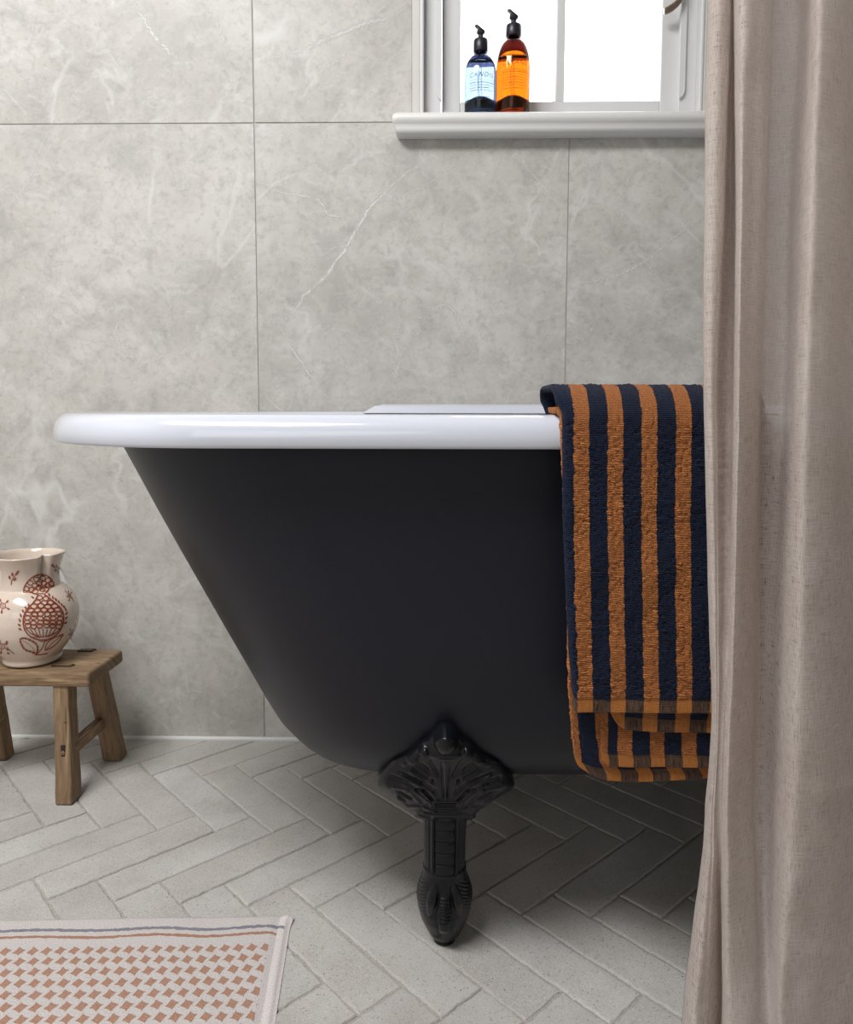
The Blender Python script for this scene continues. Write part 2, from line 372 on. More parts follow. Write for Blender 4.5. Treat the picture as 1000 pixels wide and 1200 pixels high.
# ---- floor: individual herringbone pavers over grout, one mesh
def build_floor():
    n, W, rot, ox, oy = 3.8055, .0658, .7598, -.3592, 1.1428
    A = np.array([math.cos(rot), math.sin(rot)]); B = np.array([math.sin(rot), -math.cos(rot)])
    g = .0034
    V = []; F = []; off = []; r = random.Random(3)
    def brick(a0, a1, b0, b1):
        c = np.array([ox, oy]) + W*((a0+a1)/2*A+(b0+b1)/2*B)
        if c[0] < -2.1 or c[0] > 2.25 or c[1] < -.9 or c[1] > YW+.3: return
        tid = (r.uniform(0, 9), r.uniform(0, 9), r.uniform(0, 9))
        near = abs(c[0]) < .9 and c[1] > .5
        ha, hb = (a1-a0)*W/2-g/2, (b1-b0)*W/2-g/2
        dz = r.uniform(-.0009, .0006); ta = r.uniform(-.004, .004); tb = r.uniform(-.006, .006)
        step = .0085 if near else .08
        def edgepts(h0, h1):
            pts = []
            for (sx, sy, ex, ey) in ((-h0, -h1, h0, -h1), (h0, -h1, h0, h1), (h0, h1, -h0, h1), (-h0, h1, -h0, -h1)):
                k = max(1, int(math.hypot(ex-sx, ey-sy)/step))
                for q in range(k): pts.append((sx+(ex-sx)*q/k, sy+(ey-sy)*q/k))
            return pts
        base = edgepts(1, 1) if False else edgepts(ha, hb)
        m = len(base); s0 = len(V)
        jit = [(r.uniform(-.0007, .0007) if near else 0, r.uniform(-.0007, .0007) if near else 0) for _ in base]
        for ring, (ins, z) in enumerate(((0., -.012), (0., -.0022), (.0012, -.0004), (.0030, 0.))):
            for (p, j) in zip(base, jit):
                u = p[0]*(1-ins/ha)+j[0]*(1.6 if ring in (1, 2) else .6); v = p[1]*(1-ins/hb)+j[1]*(1.6 if ring in (1, 2) else .6)
                zz = z+dz+ta*u+tb*v if z > -.01 else z
                P = c+u*A+v*B; y = P[1]; V.append((P[0], min(y, YW+.002), min(zz, .0)))
        for ring in range(3):
            for k in range(m):
                k2 = (k+1) % m; F.append((s0+ring*m+k, s0+(ring+1)*m+k, s0+(ring+1)*m+k2, s0+ring*m+k2)); off.append(tid)
        F.append(tuple(s0+3*m+k for k in reversed(range(m)))); off.append(tid)
    for k in range(-70, 90):
        for m_ in range(-16, 17):
            a, b = k-m_*n, k+m_*n
            # quick cull
            c = np.array([ox, oy])+W*(a*A+b*B)
            if c[0] < -2.5 or c[0] > 2.6 or c[1] < -1.3 or c[1] > YW+.6: continue
            brick(a, a+1, b-n, b)               # "\" paver
            brick(a+1-n, a+1, b, b+1)           # "/" paver
    o = mesh_obj('floor', V, F, M['brick'], smooth=False)
    at_ = o.data.attributes.new('tile', 'FLOAT_VECTOR', 'FACE'); at_.data.foreach_set('vector', np.array(off, np.float32).ravel())
    o['kind'] = 'structure'
    gr = box('grout', -2.3, 2.4, -2.75, YW+.1, -.05, -.0030, M['grout'], None, 0); gr.parent = o
    return o
build_floor()

# ---- back wall with window opening, tiled 600 x 1200
WX0 = at(483, 80, YW).x; WX1 = at(834, 80, YW).x
WZ0 = at(640, 149, YW).z; WZ1 = 1.98; TOP = 2.42
def build_wall():
    g = .0012; V = []; F = []; off = []; r = random.Random(11)
    def tile(x0, x1, z0, z1, tid, bev=.0007):
        s = len(V)
        for (ins, y) in ((0., YW+.009), (0., YW+bev), (bev, YW)):
            for (x, z) in ((x0+ins, z0+ins), (x1-ins, z0+ins), (x1-ins, z1-ins), (x0+ins, z1-ins)): V.append((x, y, z))
        for rg in range(2):
            for k in range(4):
                k2 = (k+1) % 4; F.append((s+rg*4+k, s+rg*4+k2, s+rg*4+4+k2, s+rg*4+4+k)); off.append(tid)
        F.append((s+8, s+9, s+10, s+11)); off.append(tid)
    for col in range(-4, 5):
        x0 = JX+.6*col+g; x1 = JX+.6*(col+1)-g
        tid = (r.uniform(0, 20), 0, r.uniform(0, 20))
        # lower row, cut under the sill
        if x1 < WX0 or x0 > WX1: tile(x0, x1, .0, JH-g, tid)
        else:
            a, b = max(x0, WX0), min(x1, WX1)
            tile(x0, x1, .0, WZ0, tid, .0)
            if a > x0: tile(x0, a, WZ0, JH-g, tid, .0)
            if b < x1: tile(b, x1, WZ0, JH-g, tid, .0)
        tid = (r.uniform(0, 20), 0, r.uniform(0, 20))
        z0, z1 = JH+g, TOP
        if x1 < WX0 or x0 > WX1: tile(x0, x1, z0, z1, tid)
        else:
            a, b = max(x0, WX0), min(x1, WX1)
            if a > x0: tile(x0, a, z0, z1, tid)
            if b < x1: tile(b, x1, z0, z1, tid)
            tile(a, b, WZ1, z1, tid)
    o = mesh_obj('wall_back', V, F, M['tile'], smooth=False)
    at_ = o.data.attributes.new('tile', 'FLOAT_VECTOR', 'FACE'); at_.data.foreach_set('vector', np.array(off, np.float32).ravel())
    o['kind'] = 'structure'
    xa, xb = JX-2.4, JX+3.0
    bm = bmesh.new(); yf, yb = YW+.0016, YW+.22
    box_bm(bm, xa, WX0, yf, yb, -.03, TOP); box_bm(bm, WX1, xb, yf, yb, -.03, TOP)
    box_bm(bm, WX0, WX1, yf, yb, -.03, WZ0); box_bm(bm, WX0, WX1, yf, yb, WZ1, TOP)
    c = bm_obj('grout', bm, M['wgrout'], o, False)
    # main veins, as irregular inlaid bands in the tile faces
    veins = [
     ([(157,0),(170,25),(185,48),(200,62),(212,73)], 5, .9), ([(235,2),(250,22),(262,48),(272,68),(283,84)], 3.5, .6),
     ([(0,100),(12,110),(25,128),(36,143)], 4, .8), ([(303,73),(330,64),(360,55),(395,40),(430,27),(458,20),(480,5)], 6, .8),
     ([(478,60),(440,70),(412,62),(395,72),(372,90)], 2.5, .55), ([(62,146),(45,178),(34,208),(18,232),(0,248)], 5, .6),
     ([(316,228),(340,228),(370,234),(385,250),(402,258),(408,276)], 3, 1.),
     ([(327,381),(345,365),(357,345),(378,328),(398,300),(410,280),(432,245),(455,222),(475,205),(500,190)], 4.5, 1.),
     ([(410,280),(385,296),(362,314),(340,330)], 2.5, .6), ([(432,245),(450,236),(470,230),(505,214),(540,188),(590,165)], 4, .5),
     ([(326,381),(340,405),(358,430),(374,452),(392,476)], 3, .9), ([(303,366),(318,378),(327,381)], 2, .5),
     ([(476,350),(484,368),(500,372),(520,358),(535,372),(545,395),(562,418),(580,436),(598,452)], 3, .7),
     ([(470,370),(462,395),(470,420),(462,440),(466,472)], 7, .7), ([(445,405),(455,418),(465,425),(480,400),(490,385)], 4, .6),
     ([(592,165),(612,190),(635,216),(650,238),(655,262)], 3, .6),
     ([(667,340),(690,330),(715,326),(740,316),(765,300),(790,278),(815,262)], 4.5, .75), ([(752,308),(768,318),(778,334),(784,342)], 2.5, .6),
     ([(664,405),(680,400),(694,386),(702,372)], 3, .5), ([(700,172),(670,200),(667,205)], 2.5, .5), ([(620,375),(640,345),(655,330),(663,320)], 3, .4),
     ([(0,328),(15,335),(35,352),(50,385),(80,390),(110,400),(135,398)], 3, .6), ([(155,355),(142,372),(135,395),(150,412),(165,424),(185,420),(205,412),(225,420)], 3.5, .8),
     ([(225,328),(215,350),(198,375),(200,395),(208,412)], 3, .5), ([(48,385),(55,415),(62,440),(80,462),(95,478)], 2.5, .5), ([(27,340),(15,380),(8,420),(2,465)], 4, .5),
     ([(183,422),(200,440),(225,452),(250,470),(270,482)], 5, .35), ([(125,160),(110,200),(120,235),(100,262)], 4, .35), ([(300,100),(280,130),(285,143)], 3, .4),
     ([(60,540),(95,560),(120,590),(140,600),(165,640)], 3, .5), ([(95,525),(130,560),(160,575),(185,620),(215,648)], 3.5, .45), ([(5,560),(30,600),(25,640)], 3, .4),
     ([(120,700),(150,740),(178,770),(190,800),(215,835)], 3, .5), ([(170,690),(205,720),(240,760)], 3, .35), ([(230,735),(265,790),(300,835)], 3.5, .4),
     ([(60,840),(100,825),(130,840)], 2.5, .35), ([(345,60),(350,20),(340,0)], 3, .35),
    ]
    VV = []; VF = []; UV = []; rr = random.Random(5)
    for li, (pl, w, strg) in enumerate(veins):
        P = catmull(np.array(pl, float), 10); s0 = len(VV); m = len(P)
        j1 = j2 = 0
        for i, p in enumerate(P):
            q = P[min(i+1, m-1)]-P[max(i-1, 0)]; q /= max(1e-6, np.hypot(*q)); nr = np.array([-q[1], q[0]])
            j1 = j1*.75+rr.uniform(-1, 1)*1.0; wd = w*(.75+.6*rr.random())*(0.35+.65*math.sin(PI*min(1, (i+.6)/m))**.5)
            for sd in (-1, 1):
                c = p+nr*(j1+sd*wd*.85); pt = at(c[0], c[1], YW-.00014-li*.000003)
                VV.append(pt); UV.append((strg*(.55+.45*math.sin(PI*(i+.5)/m)), .5+.5*sd))
        for i in range(m-1): a = s0+2*i; VF.append((a, a+2, a+3, a+1))
    mesh_obj('stone_veins', VV, VF, M['vein'], o, False, uvs=UV)
    return o
build_wall()
# white silicone joint between wall and floor
bm = bmesh.new(); box_bm(bm, JX-1.8, JX+2.4, YW-.0055, YW+.001, -.002, .0055)
bmesh.ops.bevel(bm, geom=[e for e in bm.edges if all(v.co.y < YW-.003 and v.co.z > .003 for v in e.verts)], offset=.004, segments=4, affect='EDGES', profile=.5)
b = bm_obj('trim_1', bm, M['silicone'], None, False); b['kind'] = 'structure'

# ---- window
def build_window():
    w = bpy.data.objects.new('window_1', None); COL.objects.link(w); w['kind'] = 'structure'
    X = lambda px, y: at(px, 80, y).x
    Z = lambda py, y: at(640, py, y).z
    zb = WZ0+.0
    y0 = YW
    c = (X(483, y0)+X(834, y0))/2
    def mir(x): return 2*c-x
    e1, e2 = X(483.2, y0), X(492.3, y0+.004)
    for sd in (0, 1):
        m_ = (lambda v: v) if sd == 0 else mir
        box('lining', m_(e1), m_(e2), y0-.001, y0+.10, zb, WZ1, M['trimgrey'], w, .0012)
        box('bead', m_(X(492.3, y0)), m_(X(497.2, y0)), y0-.003, y0+.09, zb, WZ1, M['upvc'], w, .0028, 3)
        box('outer_frame', m_(X(497.2, y0)), m_(X(517, y0+.016)), y0+.016, y0+.10, zb, WZ1, M['upvc'], w, .001)
    box('lining', e1, mir(e1), y0-.001, y0+.10, WZ1-.014, WZ1, M['trimgrey'], w, .001)
    box('outer_frame', X(497.2, y0), mir(X(497.2, y0)), y0+.016, y0+.10, WZ1-.05, WZ1-.014, M['upvc'], w, .001)
    ys = y0+.030
    # lower frame rail (mostly behind the sill board)
    box('outer_frame', X(497.2, y0), mir(X(497.2, y0)), y0+.030, y0+.10, zb, Z(131, ys), M['upvc'], w, .001)
    # stopped chamfer slips on the frame beside the sash
    for sd in (0, 1):
        a0, a1 = X(511.5, y0+.016), X(516.9, y0+.016)
        zs = Z(117, y0+.016)
        prof = [(a1, zs), (a0+.0045, zs+.004), (a0+.001, zs+.009), (a0, zs+.015), (a0, WZ1-.06), (a1, WZ1-.06)]
        V = []; 
        for yy in (y0+.0165, y0+.0105):
            for (x, z) in prof: V.append((x if sd == 0 else mir(x), yy, z))
        F = [tuple(range(6)), tuple(reversed(range(6, 12)))]+[(i, (i+1) % 6, 6+(i+1) % 6, 6+i) for i in range(6)]
        o = mesh_obj('chamfer_slip', V, F, M['upvc'], None, False); adopt(o, w); add_bevel(o, .001, 2)
    # sash
    s0, s1 = X(518.2, ys), X(539.8, ys); r1 = mir(s0) - (mir(s0)-X(797.5, ys)); r0 = X(774.5, ys)
    zt = WZ1-.055; zr0, zr1 = Z(131.5, ys), Z(118.6, ys)
    bm = bmesh.new(); yb = ys+.045
    for (a, b_, q, r_) in ((s0, s1, zr0, zt), (r0, r1, zr0, zt)): box_bm(bm, a, b_, ys, yb, q, r_)
    for (a, b_, q, r_) in ((s1, r0, zr0, zr1), (s1, r0, zt-.035, zt)): box_bm(bm, a, b_, ys+.0002, yb-.0002, q, r_)
    o = bm_obj('sash', bm, M['upvc'], None, False); adopt(o, w); add_bevel(o, .0018, 2)
    gx0, gx1 = X(651.2, ys+.006), X(661.8, ys+.006)
    box('glazing_bar', gx0, gx1, ys+.004, yb-.004, zr1, zt-.035, M['upvc'], w, .0025)
    box('glazing_bar', s1, r0, ys+.0045, yb-.0045, 1.66, 1.678, M['upvc'], w, .0025)
    box('pane', s1-.003, gx0+.003, ys+.020, ys+.024, zr1-.003, zt-.03, M['pane'], w, 0)
    box('pane', gx1-.003, r0+.003, ys+.020, ys+.024, zr1-.003, zt-.03, M['pane'], w, 0)
    # bronze handle
    yh = ys-.030
    P = catmull([list(at(px, py, yh))+[r_] for px, py, r_ in ((799,-58,.0052),(800,-30,.0050),(800,-10,.0050),(796,1,.0055),(789,8,.0062),(782,12.2,.0064),(778.5,13.2,.0058))], 6)
    h = tube('handle', [p[:3] for p in P]+[P[-1][:3]+(P[-1][:3]-P[-2][:3])*.8], list(P[:, 3])+[.002], M['bronze'], w, 14)
    hp = at(799, -40, ys); tube('handle_stem', [(hp.x, yh, hp.z), (hp.x, ys+.002, hp.z)], .006, M['bronze'], w, 14)
    box('handle_plate', hp.x-.009, hp.x+.009, ys-.006, ys+.001, hp.z-.012, hp.z+.05, M['bronze'], w, .003)
    # sill board: bullnose with cove under it
    yf = y0-.040
    zt_, zb_ = at(640, 129.6, yf+.004).z, at(640, 156.0, yf+.012).z
    H = zt_-zb_
    prof = [(y0+.030, zt_), (yf+.012, zt_), (yf+.006, zt_-.0012), (yf+.002, zt_-.0045), (yf, zt_-.010), (yf+.001, zt_-.016), (yf+.0045, zt_-.0205),
            (yf+.0065, zt_-.0235), (yf+.0068, zb_+.008), (yf+.009, zb_+.003), (yf+.014, zb_), (y0+.030, zb_)]
    xa = at(459.5, 140, yf).x; xb = mir(xa)
    V = []; n_ = len(prof)
    ends = [(0, .010), (.0012, .006), (.0045, .0025), (.010, 0)]
    secs = [(xa+dx, k) for dx, k in ends]+[(xb-dx, k) for dx, k in reversed(ends)]
    for (x, ins) in secs:
        for (y, z) in prof:
            yy = y if y > y0 else min(y0, y+ins*.6); zc = (zt_+zb_)/2
            extra = max(0, (zt_-.018-z))*.35 if ins > 0 else 0
            V.append((x+(extra if x < 0.3 else -extra), yy, zc+(z-zc)*(1-ins/H*.8)))
    F = grid_faces(len(secs), n_, False, True)+[tuple(range(n_)), tuple(reversed([(len(secs)-1)*n_+k for k in range(n_)]))]
    V2 = [(v[0], v[1], v[2]) for v in V]
    o = mesh_obj('window_sill', V2, F, M['sill'], None, True); o.parent = w; add_bevel(o, .0006, 2)
    return zt_, yf
SILLZ, SILLY = build_window()

# ================================================================== BATH
XC, YC = .315, 1.092
NA = 48; NS = 40
def stadium(xl, w, a, nend=NA, ns=NS, e=2.0):
    """closed contour, starting mid front, going left"""
    xr = 2*XC-xl; P = []
    fx = np.linspace(XC, xl+a, ns, endpoint=False)
    for x in fx: P.append((x, YC-w))
    for t in np.linspace(0, PI, nend*2, endpoint=False):
        c, s = math.cos(t), math.sin(t)
        P.append((xl+a-a*abs(s)**(2/e), YC-w*math.copysign(abs(c)**(2/e), c)))
    for x in np.linspace(xl+a, xr-a, ns*2, endpoint=False): P.append((x, YC+w))
    for t in np.linspace(0, PI, nend*2, endpoint=False):
        c, s = math.cos(t), math.sin(t)
        P.append((xr-a+a*abs(s)**(2/e), YC+w*math.copysign(abs(c)**(2/e), c)))
    for x in np.linspace(xr-a, XC, ns, endpoint=False): P.append((x, YC-w))
    return P
def solve_xl(z, w, a, target):     # target(py)->px of silhouette
    lo, hi = -.9, .25
    for _ in range(30):
        mid = (lo+hi)/2; best = None
        for (x, y) in stadium(mid, w, a, 20, 4):
            q = proj((x, y, z))
            if best is None or q[0]-target(q[1]) < best: best = q[0]-target(q[1])
        if best < 0: lo = mid
        else: hi = mid
    return (lo+hi)/2
SIL = [(480,120),(527,147),(588,180),(650,215),(718,254),(778,289),(823,315),(845,329),(862,344),(877,362),(888,378),(896,397),(901,415),(904,440)]
def sil(py): return interp(py, [p[0] for p in SIL], [p[1] for p in SIL])
LV = [(.645,.336),(.60,.333),(.55,.330),(.50,.327),(.45,.323),(.40,.317),(.36,.308),(.33,.298),(.297,.285),(.268,.264),(.246,.238),(.231,.209),(.221,.177),(.214,.142),(.2105,.10),(.2095,.05)]
def bath_front_y(z): return YC-interp(z, [p[0] for p in reversed(LV)], [p[1] for p in reversed(LV)])
bath = empty('bath', (XC, YC, 0), 'dark charcoal freestanding bath with white rolled rim and black cast clawfoot feet', 'bath')
def build_bath():
    V = []; rings = []
    for (z, w) in LV:
        a = w*.78; xl = solve_xl(z, w, a, sil) if z > .2115 else rings[-1][0]+.05
        rings.append((xl, z, w, a))
        for (x, y) in stadium(xl, w, a): V.append((x, y, z))
    n = len(V)//len(LV)
    F = grid_faces(len(LV), n, False, True); F.append(tuple((len(LV)-1)*n+k for k in range(n)))
    o = mesh_obj('bath_shell', V, F, M['body']); adopt(o, bath)
    # rim
    wr = .370; ra = .282; rz = .636
    tgt = lambda py: 63.0
    xl = solve_xl(.642, wr, ra, tgt)
    prof = [(-.034, rz+.006), (-.030, rz+.0015), (-.006, rz), (-.0015, rz+.0006), (0., rz+.003), (.0, rz+.012), (-.0010, rz+.0185), (-.0035, rz+.0245), (-.008, rz+.0295), (-.014, rz+.0325), (-.022, rz+.0335),
            (-.040, rz+.0335), (-.048, rz+.031), (-.054, rz+.025), (-.058, rz+.010), (-.062, rz-.03), (-.070, rz-.12), (-.085, rz-.24), (-.12, rz-.32), (-.17, rz-.355), (-.28, rz-.362)]
    V = []
    for k_, (o_, z) in enumerate(prof):
        sh = 0
        if z < rz+.005 and o_ < -.045: sh = max(0, interp(z, [q[1] for q in rings[::-1]], [q[0] for q in rings[::-1]])+.012-(xl-o_))
        xx = xl-o_+sh
        if k_ < 2: xx = rings[0][0]+.004+.004*(1-k_)
        elif o_ < -.045: xx = max(xx, xl-o_+(rings[0][0]+.016-xl-.058)*min(1, (-.045-o_)/.013)) if z > rz else xx
        for (x, y) in stadium(xx, wr+o_, max(.04, ra+o_*.8)): V.append((x, y, z))
    n = len(V)//len(prof)
    F = grid_faces(len(prof), n, False, True); F.append(tuple((len(prof)-1)*n+k for k in range(n)))
    # tap ledge raised on the back rim
    r = mesh_obj('rim', V, F, M['enamel']); adopt(r, bath)
    r['label'] = 'glossy white rolled rim and interior'
    yb = YC+wr
    zl = at(600, 475.6, yb-.006).z; z0 = rz+.031
    xA = at(425, 482, yb-.05).x; xB = 2*XC-xA
    tiers = [(0, z0, .058), (.003, z0+.0028, .056), (.017, zl-.0035, .052), (.021, zl-.0008, .050), (.025, zl, .047)]
    V = []
    for (ins, z, dpt) in tiers:
        y1, y2 = yb-.020-dpt*.62, yb-.003-ins*.25
        rr = .012
        for (cx_, cy2, a0) in ((xB-ins, y1, -90), (xB-ins, y2, 0), (xA+ins, y2, 90), (xA+ins, y1, 180)):
            sx = -1 if cx_ > XC else 1; sy = 1 if cy2 == y1 else -1
            for k in range(5):
                t = math.radians(a0+k*22.5); V.append((cx_+sx*rr+rr*math.cos(t), cy2+sy*rr+rr*math.sin(t), z))
    F = grid_faces(len(tiers), 20, False, True); F.append(tuple((len(tiers)-1)*20+k for k in range(20)))
    l = mesh_obj('tap_ledge', V, F, M['enamel']); adopt(l, bath); add_bevel(l, .0012, 3, 20)
    box_ = box('tap_ledge_step', xA+.034, xB-.034, yb-.048, yb-.020, zl-.002, zl+.0022, M['enamel'], bath, .0015, 3)
build_bath()

# claw foot (local: x lateral, -y outward)
def claw_foot():
    root_y = .903
    # ---- plaque
    ol = [(487,40),(520,48),(550,66),(575,95),(600,128),(640,148),(672,182),(700,208),(760,245),(815,275),(845,310),(885,360),(915,405),(934,448),(930,470),(905,492),(850,525),(800,558),(765,585),(720,612),(690,640),(672,668),(487,678)]
    half = np.array(ol, float); left = half[::-1].copy(); left[:, 0] = 974-left[:, 0]
    poly = np.vstack([half, left[1:-1]])
    # resample closed outline
    def resample(P, n):
        Q = np.vstack([P, P[:1]]); Q = catmull(Q, 6); d = np.r_[0, np.cumsum(np.hypot(*np.diff(Q, axis=0).T))]
        t = np.linspace(0, d[-1], n, endpoint=False); return np.c_[np.interp(t, d, Q[:, 0]), np.interp(t, d, Q[:, 1])]
    O = resample(poly, 300)
    S = .1850/1000*.985                               # metres per crop unit (lateral)
    def toz(Yc): py = 835+Yc/5.405; return .337-(py-841)*(.136/105.6)
    strokes = [ # x0,y0,x1,y1,width,height(mm)   (mirrored)
      (410,198,560,198,16,2.0,0), (487,245,487,490,8,1.6,0), (462,250,470,480,7,-1.6,1), (395,240,440,330,12,-2.4,1),
      (408,372,408,374,13,-3.0,1), (345,385,415,440,16,-2.4,1), (285,300,372,352,9,-2.0,1), (300,285,385,335,10,1.6,1), (270,318,350,372,9,1.4,1), (200,330,335,385,10,-2.2,1), (150,372,245,392,15,-2.6,1),
      (215,352,330,410,12,1.6,1), (300,432,350,440,9,-2.0,1), (350,440,405,500,9,-2.2,1), (300,432,370,500,8,-1.4,1), (240,400,330,470,22,2.0,1),
      (330,255,375,300,12,-1.6,1), (160,430,250,440,14,1.8,1), (250,440,320,520,16,2.4,1), (200,465,270,500,9,-2.2,1), (195,500,230,520,13,-2.6,1), (175,460,185,520,10,1.4,1), (185,530,240,575,14,1.8,1), (240,575,310,560,12,1.4,1),
      (420,510,555,510,12,2.4,0), (428,535,548,535,5,-1.6,0), (425,556,550,556,9,2.2,0), (350,560,420,588,10,1.8,1), (420,590,555,590,10,2.2,0), (360,600,614,604,8,-2.0,0), (330,620,390,632,12,-2.0,1), (400,440,430,500,18,2.2,1), (360,490,400,540,18,2.4,1)]
    bumps = [(487,112,74,13.5,0), (352,188,32,5,1), (282,242,38,4.5,1), (230,272,24,2.5,1), (120,430,46,2.5,1), (230,515,60,2.0,1)]
    def relief(X, Y):
        Xm = np.where(X > 487, 974-X, X); h = np.zeros_like(X)
        for (x0, y0, x1, y1, w, a, mir) in strokes:
            xx = Xm if mir else X
            dx, dy = x1-x0, y1-y0; L = dx*dx+dy*dy+1e-6
            t = np.clip(((xx-x0)*dx+(Y-y0)*dy)/L, 0, 1); d = np.hypot(xx-x0-t*dx, Y-y0-t*dy)
            h += a*.001*np.exp(-(d/w)**2*1.1)
        for (x0, y0, rd, a, mir) in bumps:
            xx = Xm if mir else X; d = np.hypot(xx-x0, Y-y0)/rd
            h = np.maximum(h, np.where(d < 1, a*.001*np.sqrt(np.clip(1-d*d, 0, 1)), -1)) if a > 3 else h+a*.001*np.exp(-d*d*2)
        return h
    cen = np.array([487, 390.]); NR = 110
    V = []; n = len(O)
    yb = lambda z: min(interp(z, [.19,.215,.24,.27,.30,.34], [.862,.853,.840,.824,.808,.798]), bath_front_y(z)-.0015 if z > .24 else 9)
    for i in range(NR+1):
        f = i/NR                                     # 1 = outline
        P = cen+(O-cen)*f
        e = 1-f
        dome = .0145*np.sqrt(np.clip(1-f**7, 0, 1))+.004*(1-f*f)
        h = relief(P[:, 0], P[:, 1])*np.clip(e*9, 0, 1)
        z = np.array([toz(v) for v in P[:, 1]]); y = np.array([yb(q) for q in z])-dome-h
        y += .10*((P[:, 0]-487)*S)**2*20*.5           # sides wrap back
        for k in range(n): V.append(((P[k, 0]-487)*S, y[k]-root_y, z[k]))
    F = []
    for i in range(NR):
        for k in range(n):
            k2 = (k+1) % n; F.append((i*n+k, i*n+k2, (i+1)*n+k2, (i+1)*n+k))
    # rim wall back into the bath
    b0 = NR*n; s = len(V)
    for k in range(n):
        v = V[b0+k]; V.append((v[0]*.985, max(v[1]+.012, bath_front_y(min(.6, max(v[2], .212)))-root_y+.006) if v[2] > .235 else v[1]+.03, v[2]+.001))
    for k in range(n): k2 = (k+1) % n; F.append((b0+k, b0+k2, s+k2, s+k))
    F.append(tuple(s+k for k in range(n)))
    # ---- leg
    zs = [(.224,.036,.030,.876),(.215,.0325,.028,.882),(.205,.0290,.0265,.887),(.19,.0268,.0255,.893),(.17,.0258,.0250,.899),(.150,.0254,.0250,.905),(.137,.0256,.0255,.909),(.122,.0280,.0275,.914),(.105,.0315,.031,.919),(.088,.0342,.034,.924),(.072,.0352,.035,.928),(.055,.0338,.034,.930),(.040,.0306,.031,.931),(.027,.0262,.0265,.932),(.014,.0205,.021,.932),(.009,.0178,.018,.932),(.0085,.0145,.0145,.932),(.0005,.0140,.014,.932)]
    zs = [(interp(a, [0, .072, .137, .215, .224], [0, .063, .109, .203, .214]), b, c, d_+interp(a, [0, .1, .15, .224], [-.027, -.026, -.021, -.006])) for a, b, c, d_ in zs]
    Z = np.array(zs); 
    NT_, NZ = 200, 300; VZ = []; s1 = len(V)
    zz = np.linspace(.214, .0004, NZ)
    ridgept = lambda q, c, w: math.exp(-((q-c)/w)**2)
    for z0 in zz:
        z = z0
        zo = interp(z0, [0, .063, .109, .203, .214], [0, .072, .137, .215, .224])
        rx = interp(z, Z[::-1, 0], Z[::-1, 1]); ry = interp(z, Z[::-1, 0], Z[::-1, 2]); yc = interp(z, Z[::-1, 0], Z[::-1, 3])
        for k in range(NT_):
            t = 2*PI*k/NT_; u = math.sin(t)*rx; fr = -math.cos(t)   # fr<0 -> front
            d = 0.
            z = zo
            front = 1. if fr < 0.2 else 0.
            if front:
                au = abs(u)
                if .138 < z < .212:
                    e = min(1, (z-.138)/.004, (.212-z)/.004)
                    if au < .0105:
                        cell = ((z-.140)/.0125) % 1
                        d += e*(.0020-.0016*math.exp(-((cell-.5)/.5-(-1 if cell < .5 else 1))**2*18)) * (1 if z < .203 else .6)
                        d += .00045*math.sin(u*2*PI/.0026)*e
                    d += -.0022*ridgept(au, .0118, .0012)*e+.0012*ridgept(au, .0150, .0016)*e-.0018*ridgept(au, .0190, .0013)*e
                    d += -.0012*ridgept(au, .0225, .001)*e
                # centre claw with rings
                if .030 < z < .108:
                    e = min(1, (z-.030)/.010, (.108-z)/.010); w = .0072*(.8+.35*math.sin(PI*(z-.03)/.078))
                    if au < w: d += e*(.0036*math.sqrt(1-(au/w)**2)+(.0010*math.sin(z*2*PI/.0062) if z > .052 else 0))
                    d += -.0016*ridgept(au, w+.0016, .0012)*e
                # side claws: leaf shapes slanting outwards downward
                if .058 < z < .126:
                    e = math.sin(PI*(z-.058)/.068)**.6; cu = .0115+(.126-z)*.12; w = .0058*e+1e-5
                    q = (au-cu)/w
                    if abs(q) < 1: d += .0042*e*math.sqrt(1-q*q)
                    d += -.0020*ridgept(au, cu-w-.001, .0012)*e
                    # feather grooves outside
                    if au > cu+w: d += .0006*math.sin((au*1.0+z*.8)*2*PI/.0052)*e
            if .140 > z > .1355: d += .0012
            s_ = (1+d/max(rx, 1e-4))
            V.append((u*s_, yc-root_y+fr*ry*s_, z0))
    for i in range(NZ-1):
        for k in range(NT_):
            k2 = (k+1) % NT_; F.append((s1+i*NT_+k, s1+i*NT_+k2, s1+(i+1)*NT_+k2, s1+(i+1)*NT_+k))
    F.append(tuple(s1+k for k in range(NT_))); F.append(tuple(reversed([s1+(NZ-1)*NT_+k for k in range(NT_)])))
    o = mesh_obj('claw_foot', V, F, M['iron'])
    o['label'] = 'glossy black cast clawfoot with fan plaque and clawed ball'
    return o
foot = claw_foot(); FX = at(521, 1065, .90).x
FLOC = [(FX, .903, 0), (2*XC-FX, .903, 0), (FX, 2*YC-.903, PI), (2*XC-FX, 2*YC-.903, PI)]
for i, (x, y, rz_) in enumerate(FLOC):
    f = foot if i == 0 else foot.copy()
    if i: COL.objects.link(f)
    f.location = (x, y, 0); f.rotation_euler = (0, 0, rz_); adopt(f, bath)

